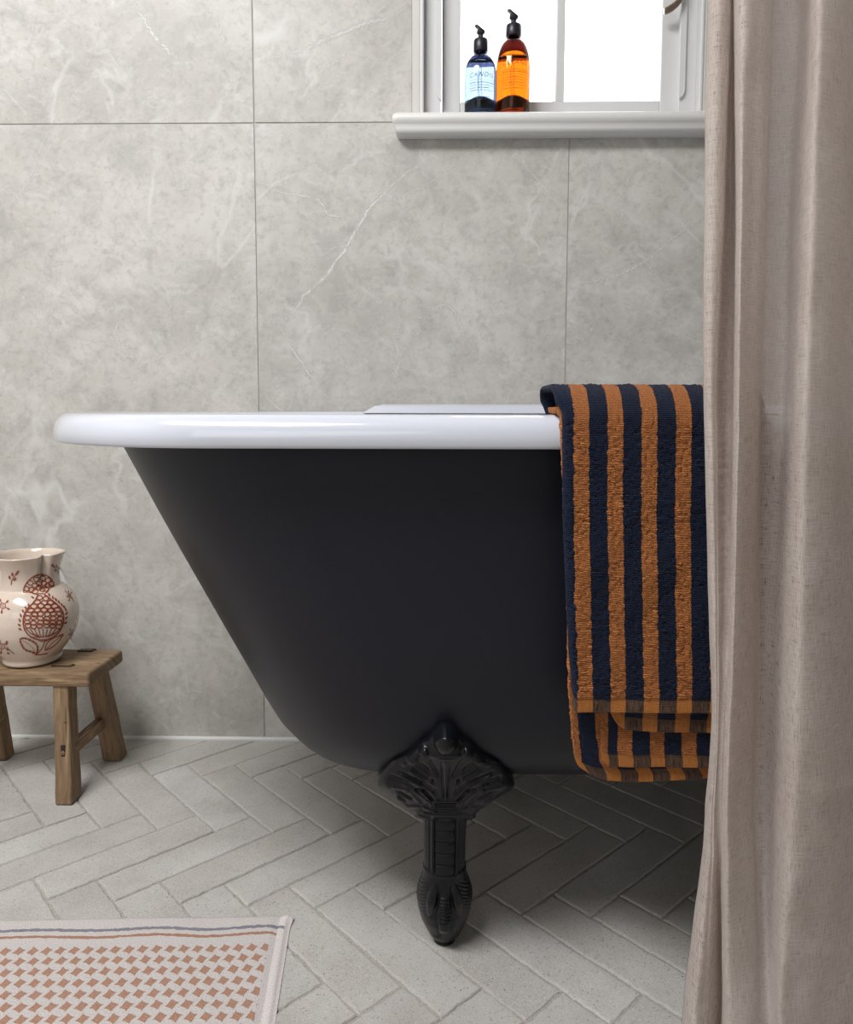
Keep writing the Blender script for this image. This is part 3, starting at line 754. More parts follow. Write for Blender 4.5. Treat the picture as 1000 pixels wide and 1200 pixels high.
# ================================================================== STOOL
def wood_box(name, c8, parent, L=.1, uoff=0.):
    """hexahedron from 8 corners (bottom 4 ccw, top 4 ccw); UV runs along the long axis"""
    bm = bmesh.new(); uvl = bm.loops.layers.uv.new('uv')
    v = [bm.verts.new(p) for p in c8]; F = [(3,2,1,0),(4,5,6,7),(0,1,5,4),(1,2,6,5),(2,3,7,6),(3,0,4,7)]
    for f in F: bm.faces.new([v[i] for i in f])
    bmesh.ops.recalc_face_normals(bm, faces=bm.faces)
    ax = (Vector(c8[4])+Vector(c8[6])-Vector(c8[0])-Vector(c8[2])); 
    ax2 = (Vector(c8[1])-Vector(c8[0])); 
    if ax2.length > ax.length*.5: ax = ax2
    ax.normalize()
    return bm, ax
def finish_wood(name, bm, ax, parent, bev=.003, cuts=10, amp=.0012, seed=0, dents=()):
    bmesh.ops.bevel(bm, geom=bm.edges[:], offset=bev, segments=3, affect='EDGES', profile=.6)
    long_e = [e for e in bm.edges if abs((e.verts[1].co-e.verts[0].co).normalized().dot(ax)) > .8 and e.calc_length() > .02]
    bmesh.ops.subdivide_edges(bm, edges=long_e, cuts=cuts, use_grid_fill=True)
    bmesh.ops.triangulate(bm, faces=[f for f in bm.faces if len(f.verts) > 4])
    from mathutils import noise as mn
    for v in bm.verts:
        q = Vector(v.co)*28+Vector((seed*3.1, seed, 0)); n_ = mn.noise(q)+.5*mn.noise(q*2.3)
        v.co += Vector((mn.noise(q+Vector((9, 0, 0))), mn.noise(q+Vector((0, 9, 0))), n_*.6))*amp
    uvl = bm.loops.layers.uv.verify()
    up = Vector((0, 0, 1)) if abs(ax.z) < .8 else Vector((1, 0, 0))
    b = ax.cross(up).normalized(); c = ax.cross(b).normalized()
    for f in bm.faces:
        for l in f.loops:
            p = l.vert.co; l[uvl].uv = (p.dot(ax)+seed*.37, p.dot(b)*.7+p.dot(c)*.7+seed*.11)
    o = bm_obj(name, bm, M['wood'], None, True); adopt(o, parent); add_bevel(o, .0006, 1, 50); return o
def build_stool():
    ztop, zb = .2225, .1905
    SX0, SX1 = -.862, -.598; Y0, Y1 = 1.235, 1.362
    st = empty('stool', ((SX0+SX1)/2, (Y0+Y1)/2, 0), 'small rustic wooden stool carrying the painted jug, beside the tiled wall', 'stool')
    fr = at(103, 789, 1.235); bk = at(144.5, 761, 1.362)
    ztop = (fr.z+bk.z)/2; zf = at(100, 806, 1.235).z
    zb = zf
    y0, y1 = 1.235, 1.362
    c8 = [(SX0, y0, zb), (fr.x+.001, y0, zb), (bk.x-.001, y1, zb+.002), (SX0, y1, zb), (SX0, y0+.001, ztop), (fr.x, y0+.001, ztop), (bk.x, y1, ztop), (SX0, y1, ztop)]
    bm, ax = wood_box('seat', c8, st); finish_wood('seat', bm, Vector((1, 0, 0)), st, .0055, 26, .0016, 1)
    # legs: (px centre top, bottom) given as world corners
    def leg(xt, yt, xb, yb, wx, wy, seed, sgn):
        c8 = []
        for (cx, cy, z, k) in ((xb, yb, .0012, 1.08), (xt, yt, zb+.012, .95)):
            hx, hy = wx/2*k, wy/2*k
            c8 += [(cx-hx, cy-hy, z), (cx+hx, cy-hy, z), (cx+hx, cy+hy, z), (cx-hx, cy+hy, z)]
        bm, ax = wood_box('leg', c8, st); return finish_wood('leg', bm, ax, st, .0032, 12, .0011, seed)
    xt = at(75.5, 810, 1.255).x
    leg(xt, 1.258, -.6400, 1.2305, .027, .034, 2, 1)
    leg(at(114, 806, 1.345).x, 1.340, -.6275, 1.388, .032, .030, 3, 1)
    leg(-.835, 1.258, -.852, 1.2305, .028, .034, 4, -1)
    leg(-.838, 1.340, -.8475, 1.386, .030, .028, 5, -1)
    for (xa, xb_, s) in ((at(87, 875, 1.25).x-.002, at(122, 845, 1.36).x-.004, 6), (-.846, -.834, 7)):
        za, z2 = at(87, 876, 1.248).z, at(120, 850, 1.345).z
        c8 = [(xa-.008, 1.242, za-.010), (xa+.008, 1.242, za-.010), (xb_+.008, 1.368, z2-.010), (xb_-.008, 1.368, z2-.010), (xa-.007, 1.242, za+.011), (xa+.007, 1.242, za+.011), (xb_+.007, 1.368, z2+.011), (xb_-.007, 1.368, z2+.011)]
        bm, ax = wood_box('stretcher', c8, st); finish_wood('stretcher', bm, Vector((0, 1, 0)), st, .002, 6, .0008, s)
    # mortise ends of the legs on the seat, peg holes
    def patch(name, pts, mat):
        o = mesh_obj(name, pts, [tuple(range(len(pts)))], mat, None, False); adopt(o, st); return o
    def ragged(cx, cy, hx, hy, z, n=28, seed=0):
        rr = random.Random(seed); pts = []
        for k in range(n):
            t = 2*PI*k/n; sx = abs(math.cos(t))**.35*math.copysign(1, math.cos(t)); sy = abs(math.sin(t))**.35*math.copysign(1, math.sin(t))
            q = 1+rr.uniform(-.14, .14); pts.append((cx+hx*sx*q, cy+hy*sy*q, z))
        return pts
    m1 = on_floor(102, 762.5, ztop); m2 = on_floor(74, 780.5, ztop)
    for (c_, hx, hy, sd) in ((m1, .0145, .0075, 1), (m2, .0175, .0060, 2)):
        # tenon end, with a thin dark gap round it
        p = ragged(c_.x, c_.y, hx, hy, ztop+.0018, seed=sd)
        bm = bmesh.new(); vs = [bm.verts.new(q) for q in p]; f = bm.faces.new(vs); 
        g = bmesh.ops.extrude_face_region(bm, geom=[f]); bmesh.ops.translate(bm, vec=(0, 0, -.010), verts=[v for v in g['geom'] if isinstance(v, bmesh.types.BMVert)])
        uvl = bm.loops.layers.uv.verify()
        for f in bm.faces:
            for l in f.loops: l[uvl].uv = (l.vert.co.y+3, l.vert.co.x)
        o = bm_obj('tenon_gap', bm, M['wooddark'], None, False); adopt(o, st)
        p = [(c_.x+(q[0]-c_.x)*.80-.0012, c_.y+(q[1]-c_.y)*.55+.001, ztop+.0021) for q in p]
        bm = bmesh.new(); vs = [bm.verts.new(q) for q in p]; bm.faces.new(vs); uvl = bm.loops.layers.uv.verify()
        for f in bm.faces:
            for l in f.loops: l[uvl].uv = (l.vert.co.y+3, l.vert.co.x)
        o = bm_obj('tenon', bm, M['wood'], None, False); adopt(o, st)
    # mortise on the front leg with a peg stub
    
    def knot(cx, cz, w_, h_, y):
        bm = bmesh.new(); box_bm(bm, cx-w_/2, cx+w_/2, y-.0012, y+.004, cz-h_/2, cz+h_/2)
        bmesh.ops.bevel(bm, geom=bm.edges[:], offset=.0006, segments=1, affect='EDGES')
        o = bm_obj('peg_hole', bm, M['wooddark'], None, False); adopt(o, st)
        bm = bmesh.new()
        bmesh.ops.create_icosphere(bm, subdivisions=2, radius=.0036, matrix=Matrix.Translation((cx+.0005, y-.0008, cz-.003)) @ Matrix.Diagonal((1, .5, 1.2, 1)))
        bm.loops.layers.uv.verify(); o = bm_obj('peg', bm, M['wood'], None, True); adopt(o, st)
    ys_ = lambda z: 1.2115+(1.2418-1.2135)*z/.2
    k = at(73, 881, ys_(.075)); knot(k.x, k.z, .0072, .020, ys_(k.z))
    q = at(75, 846, ys_(.12)); bm = bmesh.new(); bmesh.ops.create_icosphere(bm, subdivisions=2, radius=.003, matrix=Matrix.Translation((q.x, ys_(q.z), q.z)) @ Matrix.Diagonal((1, .4, 1, 1)))
    bm.loops.layers.uv.verify(); o = bm_obj('peg', bm, M['wood'], None, True); adopt(o, st)
    return ztop
STZ = build_stool()

# ================================================================== JUG
def build_jug():
    JY = 1.297; c0 = at(38.5, 770, JY); JX_ = c0.x; zb = STZ+.0022
    jug = empty('jug', (JX_, JY, zb), 'cream glazed pitcher hand painted with red-brown pomegranate, standing on the stool', 'jug')
    pr = [(.040,.0015),(.046,0),(.0495,.002),(.0505,.006),(.0490,.010),(.0505,.014),(.060,.026),(.071,.042),(.079,.060),(.0825,.077),(.0830,.088),(.0805,.104),(.0745,.119),(.066,.131),(.058,.1385),(.0535,.1405),(.0522,.1425),(.0512,.152),(.0512,.162),(.0530,.174),(.0565,.186),(.0605,.197),(.0622,.2015)]
    SC = .955; pr = [(a*SC, b_*SC) for a, b_ in pr]; H = .2015*SC
    fine = catmull(np.array(pr, float), 6)
    ff = fine[7:]; ff = ff[np.argsort(ff[:, 1])]; zs = ff[:, 1]; rs = ff[:, 0]
    th0 = math.radians(-90+9)                      # spout direction
    def rad(r, z, th):
        """mouth pinched into a spout"""
        k = min(1, max(0, (z-.140*SC)/(H-.140*SC)))
        d = (th-th0+PI) % (2*PI)-PI
        sp = math.exp(-(d/.55)**2)*.008*k**1.6
        pn = -(math.exp(-((d-.84)/.15)**2)*.0135*k**.8+math.exp(-((d+.86)/.2)**2)*.010*k**1.0)+math.exp(-((d-.66)/.10)**2)*.003*k**2
        return r+sp+pn
    def zoff(z, th):
        k = min(1, max(0, (z-.17)/(H-.17))); d = (th-th0+PI) % (2*PI)-PI
        return .0015*math.exp(-((d-.72)/.16)**2)*k-.003*k*max(0, math.sin(th))
    N = 160; V = []; rowsP = [(r, z) for r, z in fine if True]
    lip = [(a*SC, b_*SC) for a, b_ in [(.0617,.2032),(.0600,.2036),(.0584,.2024),(.0560,.195),(.0520,.184),(.0485,.172),(.0468,.160),(.047,.148),(.054,.136),(.068,.122),(.077,.10),(.078,.075),(.066,.04),(.045,.014),(.001,.009)]]
    allp = [(0.001, .0015)]+rowsP+lip
    for (r, z) in allp:
        for k in range(N):
            th = 2*PI*k/N; rr = rad(r, z, th) if r > .03 else r
            V.append((JX_+rr*math.cos(th), JY+rr*math.sin(th), zb+z+zoff(z, th)))
    m = len(allp); F = grid_faces(m, N, False, True)
    # grid_faces(closed second axis)
    nb = len(F); midx = [0]*nb
    # painted pattern, ribbons laid on the glaze
    def surf(Xc, Yc, lift=.0006):
        px, py = Xc/7.742, 635+Yc/7.742
        d = ray(px, py); t = (JY-.10)/d.y; st_ = .0006
        for _ in range(600):
            P = CAM+d*t; dx, dy = P.x-JX_, P.y-JY; z = P.z-zb
            r = math.hypot(dx, dy); th = math.atan2(dy, dx)
            if 0 < z < H:
                R = rad(float(np.interp(z, zs, rs)), z, th)
                if r <= R+lift:
                    if st_ < 1e-5: break
                    t -= st_; st_ *= .2
            t += st_
        return P
    def ribbon(pts, w, closed=False):
        pts = np.array(pts, float); n = len(pts); s = len(V)
        ws = w if hasattr(w, '__len__') else [w]*n
        for i in range(n):
            a = pts[(i-1) % n] if closed else pts[max(i-1, 0)]; b_ = pts[(i+1) % n] if closed else pts[min(i+1, n-1)]
            q = b_-a; q = q/max(1e-6, np.hypot(*q)); nr = np.array([-q[1], q[0]])
            for sd in (-1, 1): c = pts[i]+nr*sd*ws[i]/2; V.append(tuple(surf(c[0], c[1])))
        for i in range(n if closed else n-1):
            a, b_ = s+2*i, s+2*((i+1) % n); F.append((a, b_, b_+1, a+1)); midx.append(1)
    def fill(pts):
        s = len(V); pts = np.array(pts, float); c = pts.mean(0); V.append(tuple(surf(c[0], c[1], .0010)))
        for p in pts: V.append(tuple(surf(p[0], p[1])))
        n = len(pts)
        for k in range(n): F.append((s, s+1+k, s+1+(k+1) % n)); midx.append(1)
    def ell(cx, cy, a, b_, rot=0, n=14):
        return [(cx+a*math.cos(t)*math.cos(rot)-b_*math.sin(t)*math.sin(rot), cy+a*math.cos(t)*math.sin(rot)+b_*math.sin(t)*math.cos(rot)) for t in np.linspace(0, 2*PI, n, endpoint=False)]
    rr = random.Random(4)
    # fruit outline
    out = [(345,478),(325,520),(290,565),(250,605),(222,655),(210,715),(218,780),(245,830),(290,868),(345,888),(400,892),(455,880),(505,850),(545,808),(570,755),(578,700),(572,645),(550,600),(510,560),(465,525),(430,495),(405,478)]
    oc = catmull(np.array(out), 4); ribbon(oc, 13)
    ribbon(catmull(np.array([(345,478),(355,468),(372,472),(388,466),(402,474),(412,468)]), 4), 9)
    from_l = lambda y: interp(y, [478,520,565,605,655,715,780,830], [345,325,290,250,222,210,218,245])
    from_r = lambda y: interp(y, [478,495,525,560,600,645,700,755,808], [405,430,465,510,550,572,578,570,545])
    rowy = [510,548,583,618,655,692,730,765]
    for ri, y in enumerate(rowy):
        x0, x1 = from_l(y)+6, from_r(y)-6; wdt = x1-x0; nC = max(1, round(wdt/56)); cw = wdt/nC
        for k in range(nC):
            cx = x0+cw*(k+.5)+rr.uniform(-3, 3); ribbon(ell(cx, y+rr.uniform(-5, 5), cw*.45, 20+rr.uniform(-2, 2), rr.uniform(-.15, .15), 12), rr.uniform(9, 13), True)
    # petals at the base
    for k in range(9):
        f = k/8; xa = 232+f*(548-232); xb = 345+f*(440-345)
        ya = 770+12*math.sin(PI*f)+15; ribbon([(xa, ya-8*math.sin(PI*f)), ((xa*.6+xb*.4), ya+45), (xb, 868-8*abs(f-.5))], [9, 10, 7])
    ribbon(catmull(np.array([(285,862),(340,868),(400,860),(455,848),(500,826)]), 4), 8)
    ribbon(catmull(np.array([(335,884),(365,900),(395,906),(425,898),(445,884)]), 4), 8)
    # crown fan
    cr = [(212,458),(222,410),(250,362),(290,325),(335,303),(385,298),(430,310),(465,338),(486,372),(490,402)]
    ribbon(catmull(np.array(cr), 4), 12)
    ribbon(catmull(np.array([(212,460),(250,456),(285,462),(320,474),(345,474)]), 4), 9); ribbon(catmull(np.array([(490,404),(465,412),(445,432),(432,455),(412,462)]), 4), 9)
    for (cx, cy) in ((240,425),(275,372),(330,340),(388,330),(436,348),(465,380),(285,432),(315,395),(355,378),(400,378),(430,395),(320,448),(350,420),(385,430),(415,428)):
        ribbon(ell(cx, cy, 25, 21, rr.uniform(-.5, .5), 12), 9.5, True)
    fill(ell(350, 395, 16, 12)); fill(ell(375, 415, 12, 9))
    # petal dashes round the fruit
    for (x, y, a) in ((258,570,.9),(232,598,.9),(208,628,1.1),(188,668,1.1),(178,712,1.2),(175,755,.7),(182,792,.5),(446,480,-1.9),(480,505,-1.9),(507,522,-1.9),(533,544,-2.),(560,570,-2.),(582,590,-2.1),(597,615,-2.1),(603,650,-.7+PI),(602,690,-.8+PI),(597,735,-.6+PI),(295,503,.6)):
        fill(ell(x, y, 17, 8.5, a))
    # leaves
    lf = catmull(np.array([(325,1022),(290,1000),(250,990),(215,965),(195,930),(182,890),(205,875),(245,880),(290,900),(325,925),(343,960),(338,1000),(325,1022)]), 4)
    ribbon(lf, [13+9*(i % 3 == 0) for i in range(len(lf))])
    ribbon([(205,895),(255,925),(300,965),(325,1020)], 4)
    lf = catmull(np.array([(410,985),(418,940),(440,905),(475,880),(520,860),(575,838),(555,870),(535,900),(500,935),(460,965),(410,985)]), 4)
    ribbon(lf, 9); ribbon([(425,970),(480,915),(560,848)], 6)
    ribbon(catmull(np.array([(405,908),(395,940),(375,975),(345,1010),(318,1026),(370,1024),(435,1012)]), 4), 9)
    # sprigs
    def sprig(x, y, s, a, flip=1):
        ca, sa = math.cos(a), math.sin(a)
        T = lambda u, v: (x+(u*flip*ca-v*sa)*s, y+(u*flip*sa+v*ca)*s)
        ribbon([T(0, 45), T(4, 10), T(20, -18), T(42, -42)], 8*s)
        for (u, v, q) in ((-14, -22, 1.3), (12, -48, 1.5), (50, -55, 2.4), (34, -5, 2.5), (60, -70, 2.4)):
            c = T(u, v); fill(ell(c[0], c[1], 18*s, 11*s, a+q*flip))
    sprig(100, 345, 1.0, 0); sprig(532, 260, .8, -.15, -1)
    def flower(x, y, s, sq=1.):
        ribbon(ell(x, y, 26*s*sq, 24*s, .2), 8*s, True); ribbon(ell(x, y, 10*s*sq, 10*s), 5*s, True)
        for k in range(5):
            t = k*2*PI/5+.5; ribbon([(x+30*s*sq*math.cos(t), y+30*s*math.sin(t)), (x+52*s*sq*math.cos(t), y+52*s*math.sin(t))], 8*s); fill(ell(x+58*s*sq*math.cos(t), y+58*s*math.sin(t), 14*s*sq, 10*s, t))
    flower(25, 580, 1.0); flower(18, 950, 1.0)
    ribbon([(60,955),(90,985),(128,1018)], 7)
    for (x, y, a) in ((75,1012,.3),(60,925,2.)): fill(ell(x, y, 15, 8, a))
    flower(632, 487, .75, .55); ribbon([(590,440),(625,480),(672,540)], 6)
    flower(650, 835, .8, .5); ribbon([(690,745),(655,835),(600,925)], 6)
    o = mesh_obj('body', V, F, [M['jug'], M['paint']], midx=midx); adopt(o, jug)
    # handle on the hidden left side
    th = math.radians(180+14); e = Vector((math.cos(th), math.sin(th), 0)); c = Vector((JX_, JY, zb))
    hp = catmull(np.array([list(c+e*r+Vector((0, 0, z))) for r, z in ((.052,.192),(.080,.197),(.104,.178),(.112,.145),(.104,.112),(.078,.092))]), 8)
    h = tube('handle', hp, .0085, M['jug'], None, 16); adopt(h, jug)
build_jug()

# ================================================================== BOTTLES
def bottle(nm, cxp, wpx, py_base, py_sh, py_neck, py_cap0, py_cap1, py_top, yb, liq_py, cols, label, title, tz, lines, group=None):
    c = at(cxp, py_base, yb); Rr = wpx/2*yb/FPX*.985; z0 = SILLZ
    Zp = lambda py: at(cxp, py, yb).z-z0
    root = empty(nm, (c.x, yb, z0), label, 'bottle', group)
    zsh, zn, zc0, zc1, zt = Zp(py_sh), Zp(py_neck), Zp(py_cap0), Zp(py_cap1), Zp(py_top)
    rn = Rr*.36
    outer = [(.001, .0025), (Rr*.70, .0025), (Rr*.86, .0003), (Rr*.95, .0010), (Rr, .006), (Rr, zsh*.55), (Rr, zsh)]
    for t in np.linspace(.12, 1, 9): a = t*PI/2; outer.append((Rr-(Rr-rn)*(1-math.cos(a))**.92, zsh+(zn-zsh)*math.sin(a)**.95 if t < 1 else zn))
    outer.append((rn, zc0+.004))
    lz = Zp(liq_py)
    th = .0012
    inner = [(max(.001, r-th), z+(.003 if z < .01 else 0)) for r, z in outer][1:]
    inner[0] = (.001, .0055); inner[1] = (Rr*.80, .0055)
    body = outer+[(rn-th, zc0+.004)]+inner[::-1][1:]
    bb = lathe('bottle_body', body, M[cols[0]], root, 72, c.x, yb, z0)
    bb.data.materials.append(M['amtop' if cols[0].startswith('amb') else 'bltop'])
    for p in bb.data.polygons: p.material_index = 1 if p.center.z > z0+lz-.005 else 0  # above the liquid: darkened wall, dark refraction painted in
    rl = lambda z: float(np.interp(z, [p[1] for p in outer[4:]], [p[0] for p in outer[4:]]))
    zz = np.linspace(.006, lz, 14)
    liq = [(.001, .0053), (Rr*.80, .0053)]+[(rl(max(z, .008))-th+.00025, max(z, .0062)) for z in zz]+[(.001, lz)]
    l = lathe('liquid', liq, M[cols[1]], root, 72, c.x, yb, z0)
    rc = Rr*.46
    lathe('collar', [(.001, zc0), (rc*.96, zc0), (rc, zc0+.0012), (rc, zc1-.0015), (rc*.93, zc1), (rc*.4, zc1+.0002), (rc*.36, zc1+.003), (.001, zc1+.003)], M['cap'], root, 40, c.x, yb, z0)
    # pump stem and nozzle
    rs = rc*.36; zh = zt-Rr*.60
    lathe('pump_stem', [(.001, zc1), (rs, zc1), (rs, zh+.002), (.001, zh+.002)], M['cap'], root, 24, c.x, yb, z0)
    # head: wedge sloping from low right to the raised nozzle on the left
    s = Rr/.032
    k_ = Rr/155
    hd = [(-.59*100*k_, zt-.0*k_), (-32*k_, zt), (40*k_, zt-57*k_), (40*k_, zt-76*k_), (26*k_, zt-82*k_), (-34*k_, zt-84*k_), (-40*k_, zt-76*k_), (-40*k_, zt-58*k_), (-32*k_, zt-32*k_), (-58*k_, zt-15*k_)]
    V = [(c.x+x, yb-dy, z0+z) for dy in (.0042*s, -.0042*s) for x, z in hd]; n = len(hd)
    F = [tuple(range(n)), tuple(reversed(range(n, 2*n)))]+[(i, n+i, n+(i+1) % n, (i+1) % n) for i in range(n)]
    h = mesh_obj('pump_head', V, F, M['cap'], None, True); adopt(h, root); add_bevel(h, .0009, 2, 30)
    pm = lathe('dark_refraction_dome', [(.001, .004), (Rr*.80, .004)]+[((Rr-.0028)*math.cos(a_), .0062+.030*s*math.sin(a_)) for a_ in np.linspace(0, PI/2-.03, 12)]+[(.001, .0062+.030*s)], M['punt'+('a' if cols[0].startswith('amb') else 'b')], root, 48, c.x, yb, z0)  # dark dome added inside for the arc of the refracted sill
    # dip tube
    zt0 = zc0; bend = .012*(1 if cols[0].startswith('amber') else .05)
    pts = catmull(np.array([(c.x-.001, yb, z0+zt0), (c.x-.001, yb, z0+zsh*.75), (c.x, yb, z0+zsh*.45), (c.x+bend*.7, yb+.002, z0+zsh*.18), (c.x+bend*1.2, yb+.004, z0+.008)]), 6)
    tube('dip_tube', pts, .0028, M['dip'], root, 12)
    # printed text, wrapped on the front of the glass
    V = []; F = []
    def glyph_rect(u0, u1, za, zb_):
        s0 = len(V)
        for (u, z) in ((u0, za), (u1, za), (u1, zb_), (u0, zb_)):
            t = u/Rr; V.append((c.x+(Rr+.0003)*math.sin(t), yb-(Rr+.0003)*math.cos(t), z0+z))
        F.append((s0, s0+1, s0+2, s0+3))
    rr = random.Random(len(label))
    for (py, x0, x1, hgt) in lines:
        z = Zp(py); u = x0*Rr
        while u < x1*Rr:
            w_ = rr.uniform(.0010, .0022); glyph_rect(u, min(u+w_, x1*Rr), z-hgt*rr.uniform(1.3, 1.9), z+hgt*rr.uniform(.8, 1.5)); u += w_+rr.uniform(.0004, .0009) + (.0012 if rr.random() < .16 else 0)
    o = mesh_obj('print', V, F, M['ink'], None, False); adopt(o, root)
    # title
    cu = bpy.data.curves.new('t', 'FONT'); cu.body = title; cu.size = .0115; cu.align_x = 'CENTER'; cu.space_character = 1.25; cu.shear = .25; cu.resolution_u = 3
    to = bpy.data.objects.new('t', cu); COL.objects.link(to); bpy.context.view_layer.update()
    me = bpy.data.meshes.new_from_object(to.evaluated_get(bpy.context.evaluated_depsgraph_get())); bpy.data.objects.remove(to)
    for v in me.vertices:
        u, z = v.co.x, v.co.y; t = u/Rr; v.co = (c.x+(Rr+.0003)*math.sin(t), yb-(Rr+.0003)*math.cos(t), z0+Zp(tz)+z)
    me.materials.clear(); me.materials.append(M['ink']); o = bpy.data.objects.new('lettering', me); COL.objects.link(o); adopt(o, root)
    return root
YB = YW-.006
bottle('pump_bottle', 563, 36.2, 129, 88, 66, 62, 47, 29.5, YB, 73, ('bluet', 'blue'), 'shorter clear blue pump bottle on the window sill', 'CANDIS', 97.5,
       [(101, -.75, .8, .0003), (104, -.75, .9, .0006), (107, -.75, .8, .0004), (110, -.75, .55, .0005), (113, -.75, .8, .0004), (120.5, -.3, .6, .0003), (124, -.3, .5, .0003)])
bottle('pump_bottle', 601, 38.5, 129, 80, 48, 44, 30, 11.5, YB, 66, ('ambert', 'amber'), 'taller amber pump bottle on the window sill', 'CLEANS', 84,
       [(89.5, -.75, .9, .0004), (92, -.75, .9, .0006), (95.3, -.75, .9, .0003), (98.5, -.75, .95, .0005), (101.5, -.75, .8, .0004), (104.5, -.75, .9, .0005), (107.5, -.75, .8, .0004), (111, -.75, .7, .0004)])

# ================================================================== BATH MAT
def build_mat():
    c = on_floor(341.5, 1075, .003); far_l = on_floor(0, 1080, .003); near = on_floor(322, 1199, .003)
    ex = Vector((far_l.x-c.x, far_l.y-c.y, 0)).normalized(); ey = Vector((near.x-c.x, near.y-c.y, 0)).normalized()
    L, Wd = .80, .50; T = .0085; nu, nv = 200, 130
    from mathutils import noise as mn
    V = []; UV = []; top = {}
    us = np.linspace(0, L, nu); vs_ = np.linspace(0, Wd, nv)
    for i, u in enumerate(us):
        for j, v in enumerate(vs_):
            e = min(u, v, L-u, Wd-v); h = T*min(1, (1-(1-min(1, e/.006))**2))**.5 if e < .006 else T
            h = max(.0008, h)+.0012*mn.noise(Vector((u*14, v*14, 0)))*min(1, e/.01)
            if u < .015: h -= .0010
            if .015 < u < .018: h -= .0018
            # slightly raised corner and a wavy far edge
            wy = .0016*mn.noise(Vector((u*9, 3.3, 0)))*max(0, 1-v/.05)
            h += .004*math.exp(-(u*u+v*v)/(.013**2))
            p = c+ex*u+ey*(v+wy)-ex*(.0032*math.exp(-(v/.012)**2))*math.exp(-u/.02); V.append((p.x, p.y, max(.0006, h))); UV.append((u*1000, v*1000))
    F = grid_faces(nu, nv)
    s = len(V)                                      # underside
    per = [i*nv for i in range(nu)]+[(nu-1)*nv+j for j in range(1, nv)]+[i*nv+nv-1 for i in range(nu-2, -1, -1)]+[j for j in range(nv-2, 0, -1)]
    for p in per: V.append((V[p][0], V[p][1], .0004)); UV.append(UV[p])
    for k in range(len(per)): k2 = (k+1) % len(per); F.append((per[k], per[k2], s+k2, s+k))
    F.append(tuple(s+k for k in range(len(per))))
    o = mesh_obj('bath_mat', V, F, M['mat'], uvs=UV)
    tag(o, 'cream and brown patterned cotton bath mat on the paved floor', 'bath mat')
build_mat()

# ================================================================== TOWEL
towel = empty('towel', (at(760, 500, .72).x, .72, at(700, 486, .73).z), 'navy and orange striped terry towel folded over the bath rim', 'towel')
from mathutils import noise as mnoise
RIMY, RIMZ = YC-.370, .6695
def towel_path(off, zbot, inside=.10):
    """list of (y, z, nx) following the rim at a distance off, from the inside of the bath to the hem"""
    P = []
    yi = RIMY+.058+off; ztop = RIMZ+off
    for t in np.linspace(0, 1, 14, endpoint=False): P.append((yi+.004*(1-t), ztop-.012-inside*(1-t)))
    r1 = .012
    for a in np.linspace(0, PI/2, 8, endpoint=False): P.append((yi-r1+r1*math.cos(a), ztop-r1+r1*math.sin(a)))
    yo = RIMY-off; r2 = .012+off*.8
    for a in np.linspace(PI/2, PI, 10, endpoint=False): P.append((yo+r2+r2*math.cos(a), ztop-r2+r2*math.sin(a)))
    n = 150
    for t in np.linspace(0, 1, n): P.append((yo+.0*t, ztop-r2+(zbot-ztop+r2)*t))
    return P
def towel_sheet(name, off, thick, secs, phase, seed, parent=towel, label=None, inside=.10, hang=.0):
    """secs(t, y): for each u gives x on screen; built as rows of (px at a height, depth offset, hem z)"""
    us, xfun, yoff, zbot, umm = secs
    cols = []
    V = []; UV = []
    for i, u in enumerate(us):
        path = towel_path(off, zbot(u), inside)
        zend = path[-1][1]
        cum = [0]
        for a, b_ in zip(path[:-1], path[1:]): cum.append(cum[-1]+math.hypot(b_[0]-a[0], b_[1]-a[1]))
        for k, (y, z) in enumerate(path):
            drop = max(0, RIMZ-z) if y < RIMY+.03 else 0
            yy = y+yoff(u, z)+hang*drop
            x = xfun(u, z)
            q = Vector((x*30, seed*7.7, z*24)); yy -= .0022*mnoise.noise(q)*min(1, drop*10); 
            w = .0016*mnoise.noise(Vector((x*420, yy*420, z*560+seed)))+.0010*mnoise.noise(Vector((x*1100, yy*900, z*1300+seed*2)))
            hemd = cum[-1]-cum[k]
            if hemd < .013: w *= .15; w += -.0008
            if k < 28: V.append((x, yy, z+w))
            else: V.append((x, yy-w, z))
            UV.append((umm(u)+phase, hemd*1000))
    nu = len(us); nv = len(path)
    o = mesh_obj(name, V, grid_faces(nu, nv), M['terry'], uvs=UV)
    adopt(o, parent)
    sm = o.modifiers.new('thickness', 'SOLIDIFY'); sm.thickness = thick; sm.offset = 0
    sb = o.modifiers.new('round', 'BEVEL'); sb.width = thick*.35; sb.segments = 2; sb.limit_method = 'ANGLE'; sb.angle_limit = math.radians(60)
    if label: o['label'] = label
    return o
def xedge(tab, y):                 # screen edge table (py, px) -> world x as function of z at depth y
    zs = [at(p[1], p[0], y).z for p in tab][::-1]; xs = [at(p[1], p[0], y).x for p in tab][::-1]
    return lambda z: interp(z, zs, xs)
def zpy(px, py, y): return at(px, py, y).z
XR = at(905, 600, .70).x
# back panel (longest)
yo = RIMY-.004
eL = xedge([(470, 650), (478, 650), (486, 656.5), (520, 657), (620, 662), (805, 666), (860, 670), (888, 673.5), (905, 683)], yo)
zb4 = lambda u: zpy(0, interp(u, [0, .006, .012, .022, .045, .08, .15, .3], [889, 897, 901, 905, 907, 904.5, 899, 899]), yo)
us = np.r_[np.linspace(0, .02, 12), np.linspace(.022, .19, 90)]
towel_sheet('back_panel', .0046, .0055, (us, lambda u, z: eL(z)+u, lambda u, z: -.002, zb4, lambda u: u*1000), 8.0, 1, inside=.13)
